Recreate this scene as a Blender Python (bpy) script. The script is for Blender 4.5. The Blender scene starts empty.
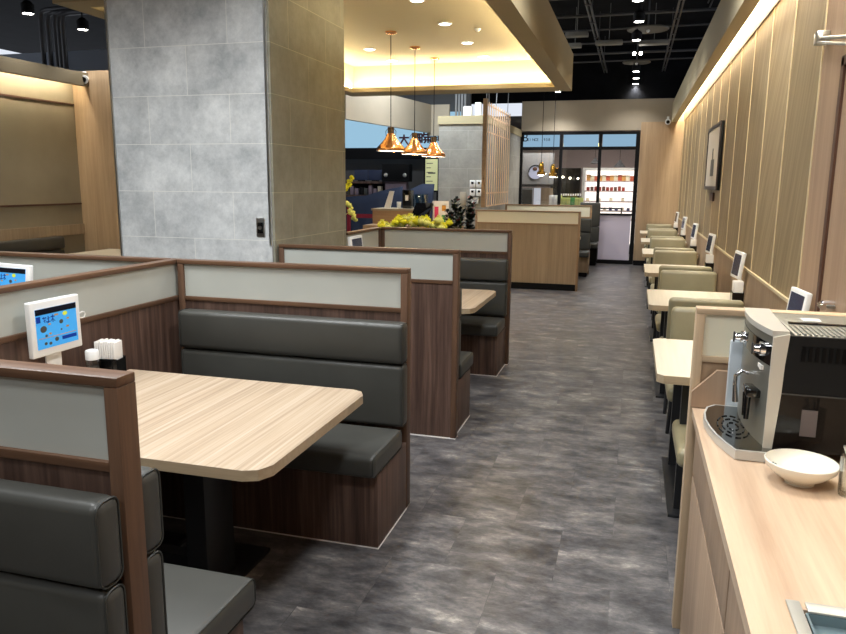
import bpy, bmesh, math, random
from mathutils import Vector, Matrix, Euler
random.seed(7)
R = math.radians
scene = bpy.context.scene
COL = scene.collection

# ------------------------------------------------------------------ camera
F, YAW, PITCH, ROLL = 724.07, R(-15.93738), R(10.49551), R(0.48287)
CAM = Vector((0, 0, 1.6))
fw = Vector((math.sin(YAW)*math.cos(PITCH), math.cos(YAW)*math.cos(PITCH), -math.sin(PITCH)))
r0 = Vector((math.cos(YAW), -math.sin(YAW), 0)); u0 = r0.cross(fw)
rr = math.cos(ROLL)*r0 + math.sin(ROLL)*u0
uu = -math.sin(ROLL)*r0 + math.cos(ROLL)*u0
cd = bpy.data.cameras.new('camera'); cam = bpy.data.objects.new('camera', cd); COL.objects.link(cam)
m = Matrix((rr, uu, -fw)).transposed().to_4x4(); m.translation = CAM
cam.matrix_world = m
cd.sensor_width = 36; cd.lens = F/846*36; cd.clip_start = 0.02; cd.clip_end = 100
scene.camera = cam

def ray(x, y): return fw + rr*((x-423)/F) - uu*((y-317)/F)
def atY(x, y, Y): d = ray(x, y); return CAM + d*(Y/d.y)
def atX(x, y, X): d = ray(x, y); return CAM + d*(X/d.x)
def atZ(x, y, Z): d = ray(x, y); return CAM + d*((Z-1.6)/d.z)

# ------------------------------------------------------------------ materials
def lin(c):
    return tuple(((v/255)/12.92 if v/255 <= .04045 else ((v/255+.055)/1.055)**2.4) for v in c)+(1,)
def newmat(name):
    m = bpy.data.materials.new(name); m.use_nodes = True
    nt = m.node_tree; return m, nt, nt.nodes['Principled BSDF']
def plain(name, c, rough=.5, metal=0, spec=.5, emit=None, es=0, noise=0, nscale=40, coat=0, bump=0):
    m, nt, b = newmat(name)
    b.inputs['Base Color'].default_value = lin(c); b.inputs['Roughness'].default_value = rough
    b.inputs['Metallic'].default_value = metal; b.inputs['Specular IOR Level'].default_value = spec
    b.inputs['Coat Weight'].default_value = coat
    if emit:
        b.inputs['Emission Color'].default_value = lin(emit); b.inputs['Emission Strength'].default_value = es
    if noise or bump:
        tc = nt.nodes.new('ShaderNodeTexCoord'); n = nt.nodes.new('ShaderNodeTexNoise')
        n.inputs['Scale'].default_value = nscale; n.inputs['Detail'].default_value = 4
        nt.links.new(tc.outputs['Object'], n.inputs['Vector'])
        if noise:
            r = nt.nodes.new('ShaderNodeValToRGB')
            a = [max(0, v*(1-noise)) for v in c]; d = [min(255, v*(1+noise)) for v in c]
            r.color_ramp.elements[0].color = lin(a); r.color_ramp.elements[1].color = lin(d)
            r.color_ramp.elements[0].position = .3; r.color_ramp.elements[1].position = .7
            nt.links.new(n.outputs['Fac'], r.inputs['Fac']); nt.links.new(r.outputs['Color'], b.inputs['Base Color'])
        if bump:
            bp = nt.nodes.new('ShaderNodeBump'); bp.inputs['Strength'].default_value = bump; bp.inputs['Distance'].default_value = .002
            nt.links.new(n.outputs['Fac'], bp.inputs['Height']); nt.links.new(bp.outputs['Normal'], b.inputs['Normal'])
    return m
def wood(name, c1, c2, axis='Z', fine=60, rough=.45, stretch=.04, c3=None, spec=.4):
    """streaked wood, grain runs along axis"""
    m, nt, b = newmat(name); N = nt.nodes; Lk = nt.links
    tc = N.new('ShaderNodeTexCoord'); mp = N.new('ShaderNodeMapping')
    s = [1, 1, 1]; s['XYZ'.index(axis)] = stretch; mp.inputs['Scale'].default_value = s
    Lk.new(tc.outputs['Object'], mp.inputs['Vector'])
    n1 = N.new('ShaderNodeTexNoise'); n1.inputs['Scale'].default_value = fine; n1.inputs['Detail'].default_value = 6; n1.inputs['Roughness'].default_value = .65
    n2 = N.new('ShaderNodeTexNoise'); n2.inputs['Scale'].default_value = fine*.17; n2.inputs['Detail'].default_value = 3; n2.inputs['Distortion'].default_value = 1.2
    Lk.new(mp.outputs['Vector'], n1.inputs['Vector']); Lk.new(mp.outputs['Vector'], n2.inputs['Vector'])
    mx = N.new('ShaderNodeMath'); mx.operation = 'MULTIPLY_ADD'; mx.inputs[1].default_value = .55
    ml = N.new('ShaderNodeMath'); ml.operation = 'MULTIPLY'; ml.inputs[1].default_value = .45
    Lk.new(n2.outputs['Fac'], ml.inputs[0]); Lk.new(n1.outputs['Fac'], mx.inputs[0]); Lk.new(ml.outputs[0], mx.inputs[2])
    r = N.new('ShaderNodeValToRGB'); e = r.color_ramp.elements
    e[0].position = .36; e[1].position = .64; e[0].color = lin(c1); e[1].color = lin(c2)
    if c3: k = e.new(.5); k.color = lin(c3)
    Lk.new(mx.outputs[0], r.inputs['Fac']); Lk.new(r.outputs['Color'], b.inputs['Base Color'])
    b.inputs['Roughness'].default_value = rough; b.inputs['Specular IOR Level'].default_value = spec
    return m
def emis(name, c, s):
    m, nt, b = newmat(name); nt.nodes.remove(b)
    e = nt.nodes.new('ShaderNodeEmission'); e.inputs[0].default_value = lin(c); e.inputs[1].default_value = s
    nt.links.new(e.outputs[0], nt.nodes['Material Output'].inputs[0]); return m
def clear_glass(name, tint=(255, 255, 255), refl=.06, rough=.02):
    m, nt, b = newmat(name); N = nt.nodes; N.remove(b)
    t = N.new('ShaderNodeBsdfTransparent'); t.inputs[0].default_value = lin(tint)
    g = N.new('ShaderNodeBsdfGlossy'); g.inputs['Roughness'].default_value = rough
    f = N.new('ShaderNodeLayerWeight'); f.inputs[0].default_value = .25
    mm = N.new('ShaderNodeMath'); mm.operation = 'MULTIPLY_ADD'; mm.inputs[1].default_value = .6; mm.inputs[2].default_value = refl
    mx = N.new('ShaderNodeMixShader')
    nt.links.new(f.outputs['Fresnel'], mm.inputs[0]); nt.links.new(mm.outputs[0], mx.inputs[0])
    nt.links.new(t.outputs[0], mx.inputs[1]); nt.links.new(g.outputs[0], mx.inputs[2])
    nt.links.new(mx.outputs[0], N['Material Output'].inputs[0]); return m

def tile_mat(name, ca, cb, du=-.24, dz=.0, mortar=(222, 222, 216)):
    m, nt, b = newmat(name); N = nt.nodes; Lk = nt.links
    tc = N.new('ShaderNodeTexCoord'); sp = N.new('ShaderNodeSeparateXYZ'); Lk.new(tc.outputs['Object'], sp.inputs[0])
    ad = N.new('ShaderNodeMath'); Lk.new(sp.outputs[0], ad.inputs[0]); Lk.new(sp.outputs[1], ad.inputs[1])
    ad2 = N.new('ShaderNodeMath'); ad2.inputs[1].default_value = du; Lk.new(ad.outputs[0], ad2.inputs[0])
    az = N.new('ShaderNodeMath'); az.inputs[1].default_value = dz; Lk.new(sp.outputs[2], az.inputs[0])
    cb_ = N.new('ShaderNodeCombineXYZ'); Lk.new(ad2.outputs[0], cb_.inputs[0]); Lk.new(az.outputs[0], cb_.inputs[1])
    br = N.new('ShaderNodeTexBrick'); br.inputs['Scale'].default_value = 1; br.inputs['Brick Width'].default_value = .6
    br.inputs['Row Height'].default_value = .306; br.inputs['Mortar Size'].default_value = .0022; br.inputs['Mortar Smooth'].default_value = .2
    br.inputs['Color1'].default_value = (.93, .93, .93, 1); br.inputs['Color2'].default_value = (1.04, 1.04, 1.04, 1); br.inputs['Mortar'].default_value = (1, 1, 1, 1)
    Lk.new(cb_.outputs[0], br.inputs['Vector'])
    n = N.new('ShaderNodeTexNoise'); n.inputs['Scale'].default_value = 3.6; n.inputs['Detail'].default_value = 12; n.inputs['Roughness'].default_value = .76
    Lk.new(tc.outputs['Object'], n.inputs['Vector'])
    r = N.new('ShaderNodeValToRGB'); e = r.color_ramp.elements; e[0].position = .33; e[1].position = .68; e[0].color = lin(ca); e[1].color = lin(cb)
    Lk.new(n.outputs['Fac'], r.inputs['Fac'])
    mul = N.new('ShaderNodeMixRGB'); mul.blend_type = 'MULTIPLY'; mul.inputs[0].default_value = 1
    Lk.new(r.outputs[0], mul.inputs[1]); Lk.new(br.outputs['Color'], mul.inputs[2])
    mx = N.new('ShaderNodeMixRGB'); mx.inputs[2].default_value = lin(mortar)
    Lk.new(br.outputs['Fac'], mx.inputs[0]); Lk.new(mul.outputs[0], mx.inputs[1]); Lk.new(mx.outputs[0], b.inputs['Base Color'])
    b.inputs['Roughness'].default_value = .6; b.inputs['Specular IOR Level'].default_value = .3
    return m

def floor_mat():
    m, nt, b = newmat('vinyl_floor'); N = nt.nodes; Lk = nt.links
    tc = N.new('ShaderNodeTexCoord')
    mp = N.new('ShaderNodeMapping'); mp.inputs['Scale'].default_value = (.62, 1.2, 1); Lk.new(tc.outputs['Object'], mp.inputs[0])
    br = N.new('ShaderNodeTexBrick'); br.inputs['Scale'].default_value = 1; br.inputs['Brick Width'].default_value = .46
    br.inputs['Row Height'].default_value = .46; br.inputs['Mortar Size'].default_value = .0016
    br.inputs['Color1'].default_value = (0, 0, 0, 1); br.inputs['Color2'].default_value = (1, 1, 1, 1); br.inputs['Mortar'].default_value = (.5, .5, .5, 1)
    Lk.new(tc.outputs['Object'], br.inputs['Vector'])
    # noise offset per tile
    av = N.new('ShaderNodeVectorMath'); av.operation = 'MULTIPLY_ADD'; av.inputs[1].default_value = (.25, .2, .3)
    Lk.new(br.outputs['Color'], av.inputs[0]); Lk.new(mp.outputs[0], av.inputs[2])
    n = N.new('ShaderNodeTexNoise'); n.inputs['Scale'].default_value = 7; n.inputs['Detail'].default_value = 12; n.inputs['Roughness'].default_value = .74; n.inputs['Distortion'].default_value = .15
    Lk.new(av.outputs[0], n.inputs['Vector'])
    r = N.new('ShaderNodeValToRGB'); e = r.color_ramp.elements
    e[0].position = .36; e[0].color = lin((56, 55, 57)); e[1].position = .7; e[1].color = lin((176, 170, 162))
    k = e.new(.5); k.color = lin((93, 91, 92)); k = e.new(.6); k.color = lin((122, 119, 117))
    Lk.new(n.outputs['Fac'], r.inputs['Fac'])
    mx = N.new('ShaderNodeMixRGB'); mx.inputs[2].default_value = lin((52, 51, 54))
    ms = N.new('ShaderNodeMath'); ms.operation = 'MULTIPLY'; ms.inputs[1].default_value = .3; Lk.new(br.outputs['Fac'], ms.inputs[0])
    Lk.new(ms.outputs[0], mx.inputs[0]); Lk.new(r.outputs[0], mx.inputs[1]); Lk.new(mx.outputs[0], b.inputs['Base Color'])
    rg = N.new('ShaderNodeMapRange'); rg.inputs['To Min'].default_value = .24; rg.inputs['To Max'].default_value = .42
    Lk.new(n.outputs['Fac'], rg.inputs['Value']); Lk.new(rg.outputs[0], b.inputs['Roughness'])
    b.inputs['Specular IOR Level'].default_value = .5
    return m

def wallpanel_mat():
    """wide oak boards along Y, each board with its own tone and slanted figure"""
    m, nt, b = newmat('oak_wall_boards'); N = nt.nodes; Lk = nt.links
    tc = N.new('ShaderNodeTexCoord'); sp = N.new('ShaderNodeSeparateXYZ'); Lk.new(tc.outputs['Object'], sp.inputs[0])
    a = N.new('ShaderNodeMath'); a.operation = 'SUBTRACT'; a.inputs[1].default_value = .12; Lk.new(sp.outputs[1], a.inputs[0])
    d = N.new('ShaderNodeMath'); d.operation = 'DIVIDE'; d.inputs[1].default_value = .8; Lk.new(a.outputs[0], d.inputs[0])
    fl = N.new('ShaderNodeMath'); fl.operation = 'FLOOR'; Lk.new(d.outputs[0], fl.inputs[0])
    wn = N.new('ShaderNodeTexWhiteNoise'); wn.noise_dimensions = '1D'; Lk.new(fl.outputs[0], wn.inputs['W'])
    # slant: y' = y + z*k
    k = N.new('ShaderNodeMath'); k.operation = 'MULTIPLY_ADD'; k.inputs[1].default_value = .7; k.inputs[2].default_value = -.05; Lk.new(wn.outputs['Value'], k.inputs[0])
    zk = N.new('ShaderNodeMath'); zk.operation = 'MULTIPLY'; Lk.new(sp.outputs[2], zk.inputs[0]); Lk.new(k.outputs[0], zk.inputs[1])
    ys = N.new('ShaderNodeMath'); Lk.new(sp.outputs[1], ys.inputs[0]); Lk.new(zk.outputs[0], ys.inputs[1])
    zz = N.new('ShaderNodeMath'); zz.operation = 'MULTIPLY'; zz.inputs[1].default_value = .05; Lk.new(sp.outputs[2], zz.inputs[0])
    cv = N.new('ShaderNodeCombineXYZ'); Lk.new(ys.outputs[0], cv.inputs[0]); Lk.new(zz.outputs[0], cv.inputs[1]); Lk.new(wn.outputs['Value'], cv.inputs[2])
    n = N.new('ShaderNodeTexNoise'); n.inputs['Scale'].default_value = 22; n.inputs['Detail'].default_value = 6; n.inputs['Roughness'].default_value = .6
    Lk.new(cv.outputs[0], n.inputs['Vector'])
    r = N.new('ShaderNodeValToRGB'); e = r.color_ramp.elements
    e[0].position = .3; e[1].position = .72; e[0].color = lin((130, 111, 82)); e[1].color = lin((170, 150, 116))
    Lk.new(n.outputs['Fac'], r.inputs['Fac'])
    tr = N.new('ShaderNodeMapRange'); tr.inputs['To Min'].default_value = .72; tr.inputs['To Max'].default_value = 1.12; Lk.new(wn.outputs['Value'], tr.inputs['Value'])
    mul = N.new('ShaderNodeMixRGB'); mul.blend_type = 'MULTIPLY'; mul.inputs[0].default_value = 1
    Lk.new(r.outputs[0], mul.inputs[1]); Lk.new(tr.outputs[0], mul.inputs[2]); Lk.new(mul.outputs[0], b.inputs['Base Color'])
    b.inputs['Roughness'].default_value = .5; b.inputs['Specular IOR Level'].default_value = .3
    return m

M = dict(
 floor=floor_mat(),
 blackm=plain('black_metal', (30, 31, 34), .4, spec=.5),
 black=plain('black_paint', (16, 16, 18), .7, spec=.2),
 ceilblk=plain('black_ceiling', (14, 15, 18), .8, spec=.1, noise=.4, nscale=3),
 pipe=plain('dark_pipe', (88, 88, 90), .45, metal=.3),
 galv=plain('galvanised_pipe', (150, 152, 155), .4, metal=.7),
 tileA=tile_mat('concrete_tile', (162, 166, 168), (224, 226, 225)),
 cream=plain('cream_paint', (196, 182, 148), .75),
 beigewall=plain('beige_wall', (178, 166, 146), .7, noise=.03, nscale=2),
 soffit=plain('soffit_paint', (172, 157, 124), .8),
 white=plain('white_paint', (236, 234, 228), .6),
 greyw=plain('grey_wall', (150, 158, 170), .8),
 walnut=wood('walnut_panel', (62, 46, 40), (112, 88, 76), 'Z', 55, c3=(86, 66, 57)),
 walframe=wood('walnut_frame', (80, 57, 42), (112, 83, 62), 'X', 55, .4),
 walframe_up=wood('walnut_post', (74, 53, 40), (106, 79, 60), 'Z', 55, .45),
 oakdark_up=wood('oak_post_brown', (140, 112, 84), (164, 134, 102), 'Z', 50, .5),
 oakP=wood('oak_panel', (146, 126, 102), (172, 151, 124), 'Z', 45, .5),
 oakF=wood('oak_frame', (182, 156, 126), (206, 182, 150), 'X', 50, .5),
 oakdark=wood('oak_frame_brown', (140, 112, 84), (164, 134, 102), 'X', 50, .5),
 oakfar=wood('oak_far', (164, 138, 108), (188, 162, 130), 'Z', 50, .5),
 table=wood('table_laminate', (146, 126, 106), (194, 178, 158), 'Y', 85, .42, stretch=.012, c3=(176, 156, 132)),
 tabedge=wood('table_edge', (170, 150, 122), (192, 173, 144), 'X', 40, .45),
 wtable=wood('wall_table_laminate', (210, 200, 180), (226, 217, 198), 'Y', 40, .35, stretch=.03),
 counter=wood('counter_laminate', (180, 150, 124), (218, 194, 166), 'Y', 22, .35, stretch=.05),
 counterF=wood('counter_front', (156, 132, 110), (178, 152, 128), 'Z', 40, .5),
 leather=plain('grey_leather', (66, 66, 62), .4, noise=.04, nscale=6, bump=.05, spec=.5),
 leatherD=plain('grey_leather_seam', (52, 54, 51), .5),
 olive=plain('beige_leather', (144, 136, 108), .36, noise=.04, nscale=6, spec=.5),
 frost=plain('frosted_glass', (184, 187, 180), .35, spec=.5, noise=.02, nscale=3),
 frostW=plain('frosted_glass_cream', (240, 234, 210), .35, spec=.5),
 board=wallpanel_mat(),
 gold=plain('pale_seam', (214, 196, 158), .4),
 wains=wood('oak_wainscot', (150, 124, 98), (174, 148, 120), 'Z', 35, .5),
 wpanel=plain('leather_wall', (142, 132, 112), .6, noise=.05, nscale=2),
 steel=plain('brushed_steel', (190, 190, 188), .28, metal=1),
 chrome=plain('chrome', (225, 225, 228), .1, metal=1),
 silver=plain('silver_plastic', (200, 199, 193), .35, metal=.3),
 darkgrey=plain('dark_grey_plastic', (70, 70, 68), .4),
 gloss=plain('gloss_black', (14, 14, 15), .08, spec=.6),
 whitep=plain('white_plastic', (236, 236, 234), .3),
 porcelain=plain('porcelain', (240, 236, 222), .15, spec=.6),
 copper=plain('copper', (236, 170, 110), .24, metal=1),
 brass=plain('brass', (204, 160, 70), .25, metal=1),
 grille=plain('speckled_seam', (120, 120, 118), .5),
 led=emis('warm_led', (255, 245, 222), 60),
 ledL=emis('warm_led_left', (255, 242, 214), 60),
 ledS=emis('soffit_led', (255, 242, 208), 80),
 bulb=emis('spot_bulb', (255, 250, 240), 30),
 bulb2=emis('small_bulb', (255, 244, 220), 12),
 navy=plain('navy_cloth', (28, 38, 60), .85),
 red=plain('red_belt', (140, 24, 44), .7),
 paper=plain('paper', (228, 224, 218), .8),
 pink=plain('pink_print', (214, 60, 100), .8),
 green=plain('green_print', (70, 150, 80), .8),
 mauve=plain('mauve_panel', (122, 106, 116), .6),
 glass=clear_glass('clear_glass'),
 cup=clear_glass('drinking_glass', (248, 250, 250), .12),
 yellow=plain('yellow_petals', (244, 228, 44), .6, noise=.12, nscale=80),
 lemon=plain('lemon_petals', (236, 232, 130), .6, noise=.1, nscale=80),
 leaf=plain('leaf', (60, 96, 40), .6, noise=.2, nscale=30),
 darkleaf=plain('dark_leaf', (22, 38, 30), .5, noise=.2, nscale=30),
 redleaf=plain('red_leaf', (120, 40, 34), .5),
 screen=plain('screen_blue', (70, 160, 226), .2, emit=(60, 140, 205), es=.45),
 screenK=plain('screen_black', (16, 20, 34), .15),
 screenN=plain('screen_navy', (20, 50, 130), .2, emit=(20, 50, 130), es=.5),
 screenD=plain('screen_grey', (56, 62, 84), .12),
 lime=plain('screen_green', (190, 205, 60), .3, emit=(190, 205, 60), es=.4),
 orange=plain('orange_print', (210, 150, 60), .4),
 skyblue=emis('lit_blue_panel', (160, 202, 228), .85),
 fridgelit=emis('fridge_light', (255, 244, 236), 1.5),
 lavender=plain('lavender_panel', (196, 188, 202), .35, emit=(200, 190, 206), es=.12),
 poster=plain('yellow_poster', (206, 204, 150), .6, emit=(206, 204, 150), es=.15),
 magenta=plain('plum_letters', (74, 24, 44), .4),
 pinkgrey=plain('pinkish_wall', (160, 140, 134), .7),
 doorw=wood('pale_door', (158, 130, 106), (180, 152, 126), 'Z', 30, .5),
 brownfr=plain('brown_frame', (84, 54, 40), .5),
 water=plain('sink_water', (120, 140, 146), .15, metal=.2),
)

# ------------------------------------------------------------------ mesh builder
class MB:
    def __init__(s): s.bm = bmesh.new()
    def _fin(s, vs, bev=0, seg=2):
        if bev:
            es = list({e for v in vs for e in v.link_edges})
            bmesh.ops.bevel(s.bm, geom=es, offset=bev, segments=seg, profile=.5, affect='EDGES')
    def box(s, x0, x1, y0, y1, z0, z1, bev=0, seg=2, rot=None, piv=None):
        r = bmesh.ops.create_cube(s.bm, size=1); vs = r['verts']
        bmesh.ops.scale(s.bm, vec=(abs(x1-x0), abs(y1-y0), abs(z1-z0)), verts=vs)
        bmesh.ops.translate(s.bm, vec=((x0+x1)/2, (y0+y1)/2, (z0+z1)/2), verts=vs)
        if rot: bmesh.ops.rotate(s.bm, cent=piv or ((x0+x1)/2, (y0+y1)/2, (z0+z1)/2), matrix=Euler(rot).to_matrix(), verts=vs)
        s._fin(vs, bev, seg); return s
    def tube(s, pts, r, n=8, close=False, cap=True):
        pts = [Vector(p) for p in pts]; rings = []; k = len(pts)
        up = None
        for i, p in enumerate(pts):
            a = pts[(i-1) % k] if (close or i > 0) else p; b = pts[(i+1) % k] if (close or i < k-1) else p
            t = (b-a).normalized()
            if up is None: up = Vector((0, 0, 1)) if abs(t.z) < .9 else Vector((1, 0, 0))
            x = t.cross(up).normalized(); y = x.cross(t).normalized(); up = y
            rad = r[i] if isinstance(r, (list, tuple)) else r
            rings.append([s.bm.verts.new(p+x*rad*math.cos(2*math.pi*j/n)+y*rad*math.sin(2*math.pi*j/n)) for j in range(n)])
        for i in range(k if close else k-1):
            A, B = rings[i], rings[(i+1) % k]
            for j in range(n): s.bm.faces.new((A[j], A[(j+1) % n], B[(j+1) % n], B[j]))
        if cap and not close:
            s.bm.faces.new(rings[0][::-1]); s.bm.faces.new(rings[-1])
        return s
    def lathe(s, prof, c=(0, 0, 0), n=24, sx=1, sy=1, ripple=0, rn=0, closed=False):
        c = Vector(c); rings = []
        for (r, z) in prof:
            ring = []
            for j in range(n):
                a = 2*math.pi*j/n; q = r*(1+(ripple*math.cos(rn*a) if ripple else 0))
                ring.append(s.bm.verts.new(c+Vector((q*math.cos(a)*sx, q*math.sin(a)*sy, z))))
            rings.append(ring)
        for i in range(len(rings)-1):
            for j in range(n): s.bm.faces.new((rings[i][j], rings[i][(j+1) % n], rings[i+1][(j+1) % n], rings[i+1][j]))
        if closed:
            s.bm.faces.new(rings[0][::-1]); s.bm.faces.new(rings[-1])
        return s
    def prism(s, poly, a, b, axis='Z', bev=0):
        """extrude 2D polygon along axis from a to b. axis Z: (x,y); X: (y,z); Y: (x,z)"""
        def P(p, h):
            return {'Z': (p[0], p[1], h), 'X': (h, p[0], p[1]), 'Y': (p[0], h, p[1])}[axis]
        A = [s.bm.verts.new(P(p, a)) for p in poly]; B = [s.bm.verts.new(P(p, b)) for p in poly]
        n = len(poly); s.bm.faces.new(A[::-1]); s.bm.faces.new(B)
        for j in range(n): s.bm.faces.new((A[j], A[(j+1) % n], B[(j+1) % n], B[j]))
        s._fin(A+B, bev) if bev else None
        return s
    def ball(s, c, r, sub=2, sc=(1, 1, 1)):
        q = bmesh.ops.create_icosphere(s.bm, subdivisions=sub, radius=r)
        bmesh.ops.scale(s.bm, vec=sc, verts=q['verts']); bmesh.ops.translate(s.bm, vec=c, verts=q['verts']); return s
    def build(s, name, mat, parent=None, smooth=True, loc=None):
        bmesh.ops.recalc_face_normals(s.bm, faces=s.bm.faces)
        me = bpy.data.meshes.new(name); s.bm.to_mesh(me); s.bm.free()
        if smooth:
            for p in me.polygons: p.use_smooth = True
            me.set_sharp_from_angle(angle=R(38))
        me.materials.append(mat)
        o = bpy.data.objects.new(name, me); COL.objects.link(o)
        if parent: o.parent = parent
        if loc: o.location = loc
        return o
def rrect(x0, x1, y0, y1, r, n=5):
    p = []
    for cx, cy, a0 in ((x1-r, y1-r, 0), (x0+r, y1-r, 90), (x0+r, y0+r, 180), (x1-r, y0+r, 270)):
        for i in range(n+1):
            a = R(a0+90*i/n); p.append((cx+r*math.cos(a), cy+r*math.sin(a)))
    return p
def tag(o, label, cat, group=None, kind=None):
    o['label'] = label; o['category'] = cat
    if group: o['group'] = group
    if kind: o['kind'] = kind
    return o
def thing(name, label, cat, loc=(0, 0, 0), rz=0, group=None):
    o = bpy.data.objects.new(name, None); COL.objects.link(o); o.location = loc; o.rotation_euler = (0, 0, rz)
    o.empty_display_size = .1
    return tag(o, label, cat, group)
def struct(name, mb, mat, label=None, parent=None):
    o = mb.build(name, mat, parent); 
    if not parent: o['kind'] = 'structure'; 
    if label and not parent: o['label'] = label
    return o
def copy_tree(o, loc=None, rz=None, label=None, group=None, parent=None):
    c = o.copy(); COL.objects.link(c)
    if parent: c.parent = parent
    for ch in [k for k in CHILD.get(o.name, [k for k in o.children])]: copy_tree(ch, parent=c)
    if loc is not None: c.location = loc
    if rz is not None: c.rotation_euler[2] = rz
    if label: c['label'] = label
    if group: c['group'] = group
    return c
CHILD = {}

def label_lamp(name, kind, energy, loc, color=(1, .97, .92), **kw):
    l = bpy.data.lights.new(name, kind); l.energy = energy; l.color = color
    for k, v in kw.items(): setattr(l, k, v)
    o = bpy.data.objects.new(name, l); COL.objects.link(o); o.location = loc; return o

XW = .85      # right wall plane
YF = 15.3     # far wall plane
# ================================================================== SETTING
struct('floor', MB().box(-13, 6, -5, 22, -.1, 0), M['floor'], 'mottled grey vinyl floor of the restaurant')
struct('ceiling', MB().box(-13, 6, -5, 22, 4.3, 4.4), M['ceilblk'], 'open black painted ceiling')
struct('wall_near', MB().box(-13, 1.2, -4.6, -4.5, 0, 4.3), M['beigewall'], 'wall behind the viewer')
# right wall: oak boards over a wainscot
struct('wall_right', MB().box(XW, XW+.1, 4.12, YF, .99, 3.12), M['board'], 'right wall of wide slanted-grain oak boards')
struct('wall_right_lower', MB().box(XW, XW+.1, 2.66, YF, 0, .975), M['wains'], 'plain oak lower part of the right wall')
tb = MB()
y = 4.12
while y < YF-.1:
    tb.box(XW-.004, XW+.02, y-.012, y+.012, .99, 2.8); y += .78
struct('trim_1', tb, M['gold'], 'pale upright seams between the oak wall boards')
struct('trim_2', MB().box(XW-.012, XW+.05, 3.3, YF, .973, .992), M['gold'], 'thin pale rail along the right wall')
# cove ledge
lg = MB(); lg.box(.62, .72, 1.0, YF, 2.79, 3.04); lg.box(.62, XW+.1, 1.0, YF, 3.12, 3.16); lg.box(.62, .66, 1.0, YF, 3.04, 3.12)
struct('trim_3', lg, M['cream'], 'cream ledge hiding the light strip on the right wall')
struct('trim_4', MB().box(XW-.008, XW+.01, 1.0, YF, 2.795, 2.808), M['brownfr'], 'thin brown line under the right light strip')
struct('wall_right_near', MB().box(XW, XW+.1, -4.5, 2.66, 0, 3.12).box(XW, XW+.1, 2.66, 4.12, .975, 3.12), M['doorw'], 'pale wood cupboard wall beside the counter')
struct('trim_5', MB().box(.74, .8, 1.0, YF, 3.06, 3.075), M['led'], 'warm light strip above the right wall')
# door frame near the right edge
struct('door_1', MB().box(XW-.02, XW+.0, 2.95, 3.56, .98, 2.10), M['doorw'], 'pale pinkish wood door at the right edge')
struct('trim_6', MB().box(XW-.03, XW, 3.565, 3.61, .995, 2.14).box(XW-.03, XW, 2.9, 3.61, 2.105, 2.145), M['brownfr'], 'brown frame of the pale door')
# far wall
fwl = MB(); fwl.box(-2.3, XW+.1, YF, YF+.12, 2.66, 3.25)
struct('wall_far', fwl, M['beigewall'], 'beige header wall over the shop windows')
struct('wall_far_black', MB().box(-4.5, 6, YF+.2, YF+.3, 3.25, 4.3), M['ceilblk'], 'black void above the far wall')
struct('wall_far_right', MB().box(.062, XW, YF-.12, YF+.1, .1, 2.8), M['oakfar'], 'oak panelled end wall right of the glass door')
struct('baseboard_far', MB().box(.062, XW, YF-.14, YF+.1, 0, .1), M['black'], 'black skirting under the oak end wall')
# column
struct('wall_column', MB().box(-3.38, -2.23, 4.24, 5.47, 0, 4.3), M['tileA'], 'wide column clad in grey concrete tiles')
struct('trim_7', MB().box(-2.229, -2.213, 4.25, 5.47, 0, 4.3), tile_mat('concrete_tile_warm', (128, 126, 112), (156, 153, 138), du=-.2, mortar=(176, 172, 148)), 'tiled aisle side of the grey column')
struct('trim_8', MB().box(-2.243, -2.231, 4.228, 4.239, 1.2, 4.3), M['steel'], 'metal corner strip on the column')
struct('trim_9', MB().box(-3.382, -3.37, 4.228, 4.239, 0, 4.3), M['steel'], 'metal strip on the left column edge')
# second pillar by the lattice
struct('wall_pillar', MB().box(-3.15, -2.31, 11.9, YF+.1, 0, 2.55), tile_mat('concrete_tile_far', (138, 136, 130), (166, 164, 156), mortar=(180, 178, 170)), 'grey tiled block behind the lattice screen')
struct('trim_10', MB().box(-3.17, -2.29, 11.88, YF+.1, 2.55, 2.68), plain('cap_paint', (176, 164, 130), .8), 'cream cap band on the far grey block')
# soffit canopy
sx0, sx1, sy0, sy1, sz = -3.94, -.86, 4.4, 10.02, 2.8
s = MB(); L_ = .17
s.box(sx0, sx1, sy0, sy0+L_, sz, sz+.06); s.box(sx0, sx1, sy1-L_-.28, sy1, sz, sz+.06)
s.box(sx0, sx0+L_, sy0+L_, sy1-L_-.28, sz, sz+.06); s.box(sx1-L_, sx1, sy0+L_, sy1-L_-.28, sz, sz+.06)
s.box(sx0, sx0+.05, sy0, sy1, sz+.06, sz+.46); s.box(sx1-.05, sx1, sy0, sy1, sz+.06, sz+.46)
s.box(sx0+.05, sx1-.05, sy0, sy0+.05, sz+.06, sz+.46); s.box(sx0+.05, sx1-.05, sy1-.05, sy1, sz+.06, sz+.46)
struct('ceiling_canopy', s, M['soffit'], 'beige dropped ceiling canopy with a glowing cove')
SZ = 3.2
s = MB(); s.box(sx0+.05, -3.39, sy0+.05, sy1-.05, SZ, SZ+.05); s.box(-2.205, sx1-.05, sy0+.05, sy1-.05, SZ, SZ+.05); s.box(-3.39, -2.205, 5.48, sy1-.05, SZ, SZ+.05)
struct('ceiling_canopy_inside', s, M['soffit'], 'beige inner ceiling of the canopy')
s = MB()
s.box(-3.85, -.95, sy1-.2, sy1-.16, sz+.065, sz+.08); s.box(sx1-.12, sx1-.09, 4.6, 9.8, sz+.065, sz+.08); s.box(sx0+.09, sx0+.12, 4.6, 9.8, sz+.065, sz+.08)
struct('trim_11', s, M['ledS'], 'warm light strip inside the canopy')
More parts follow.
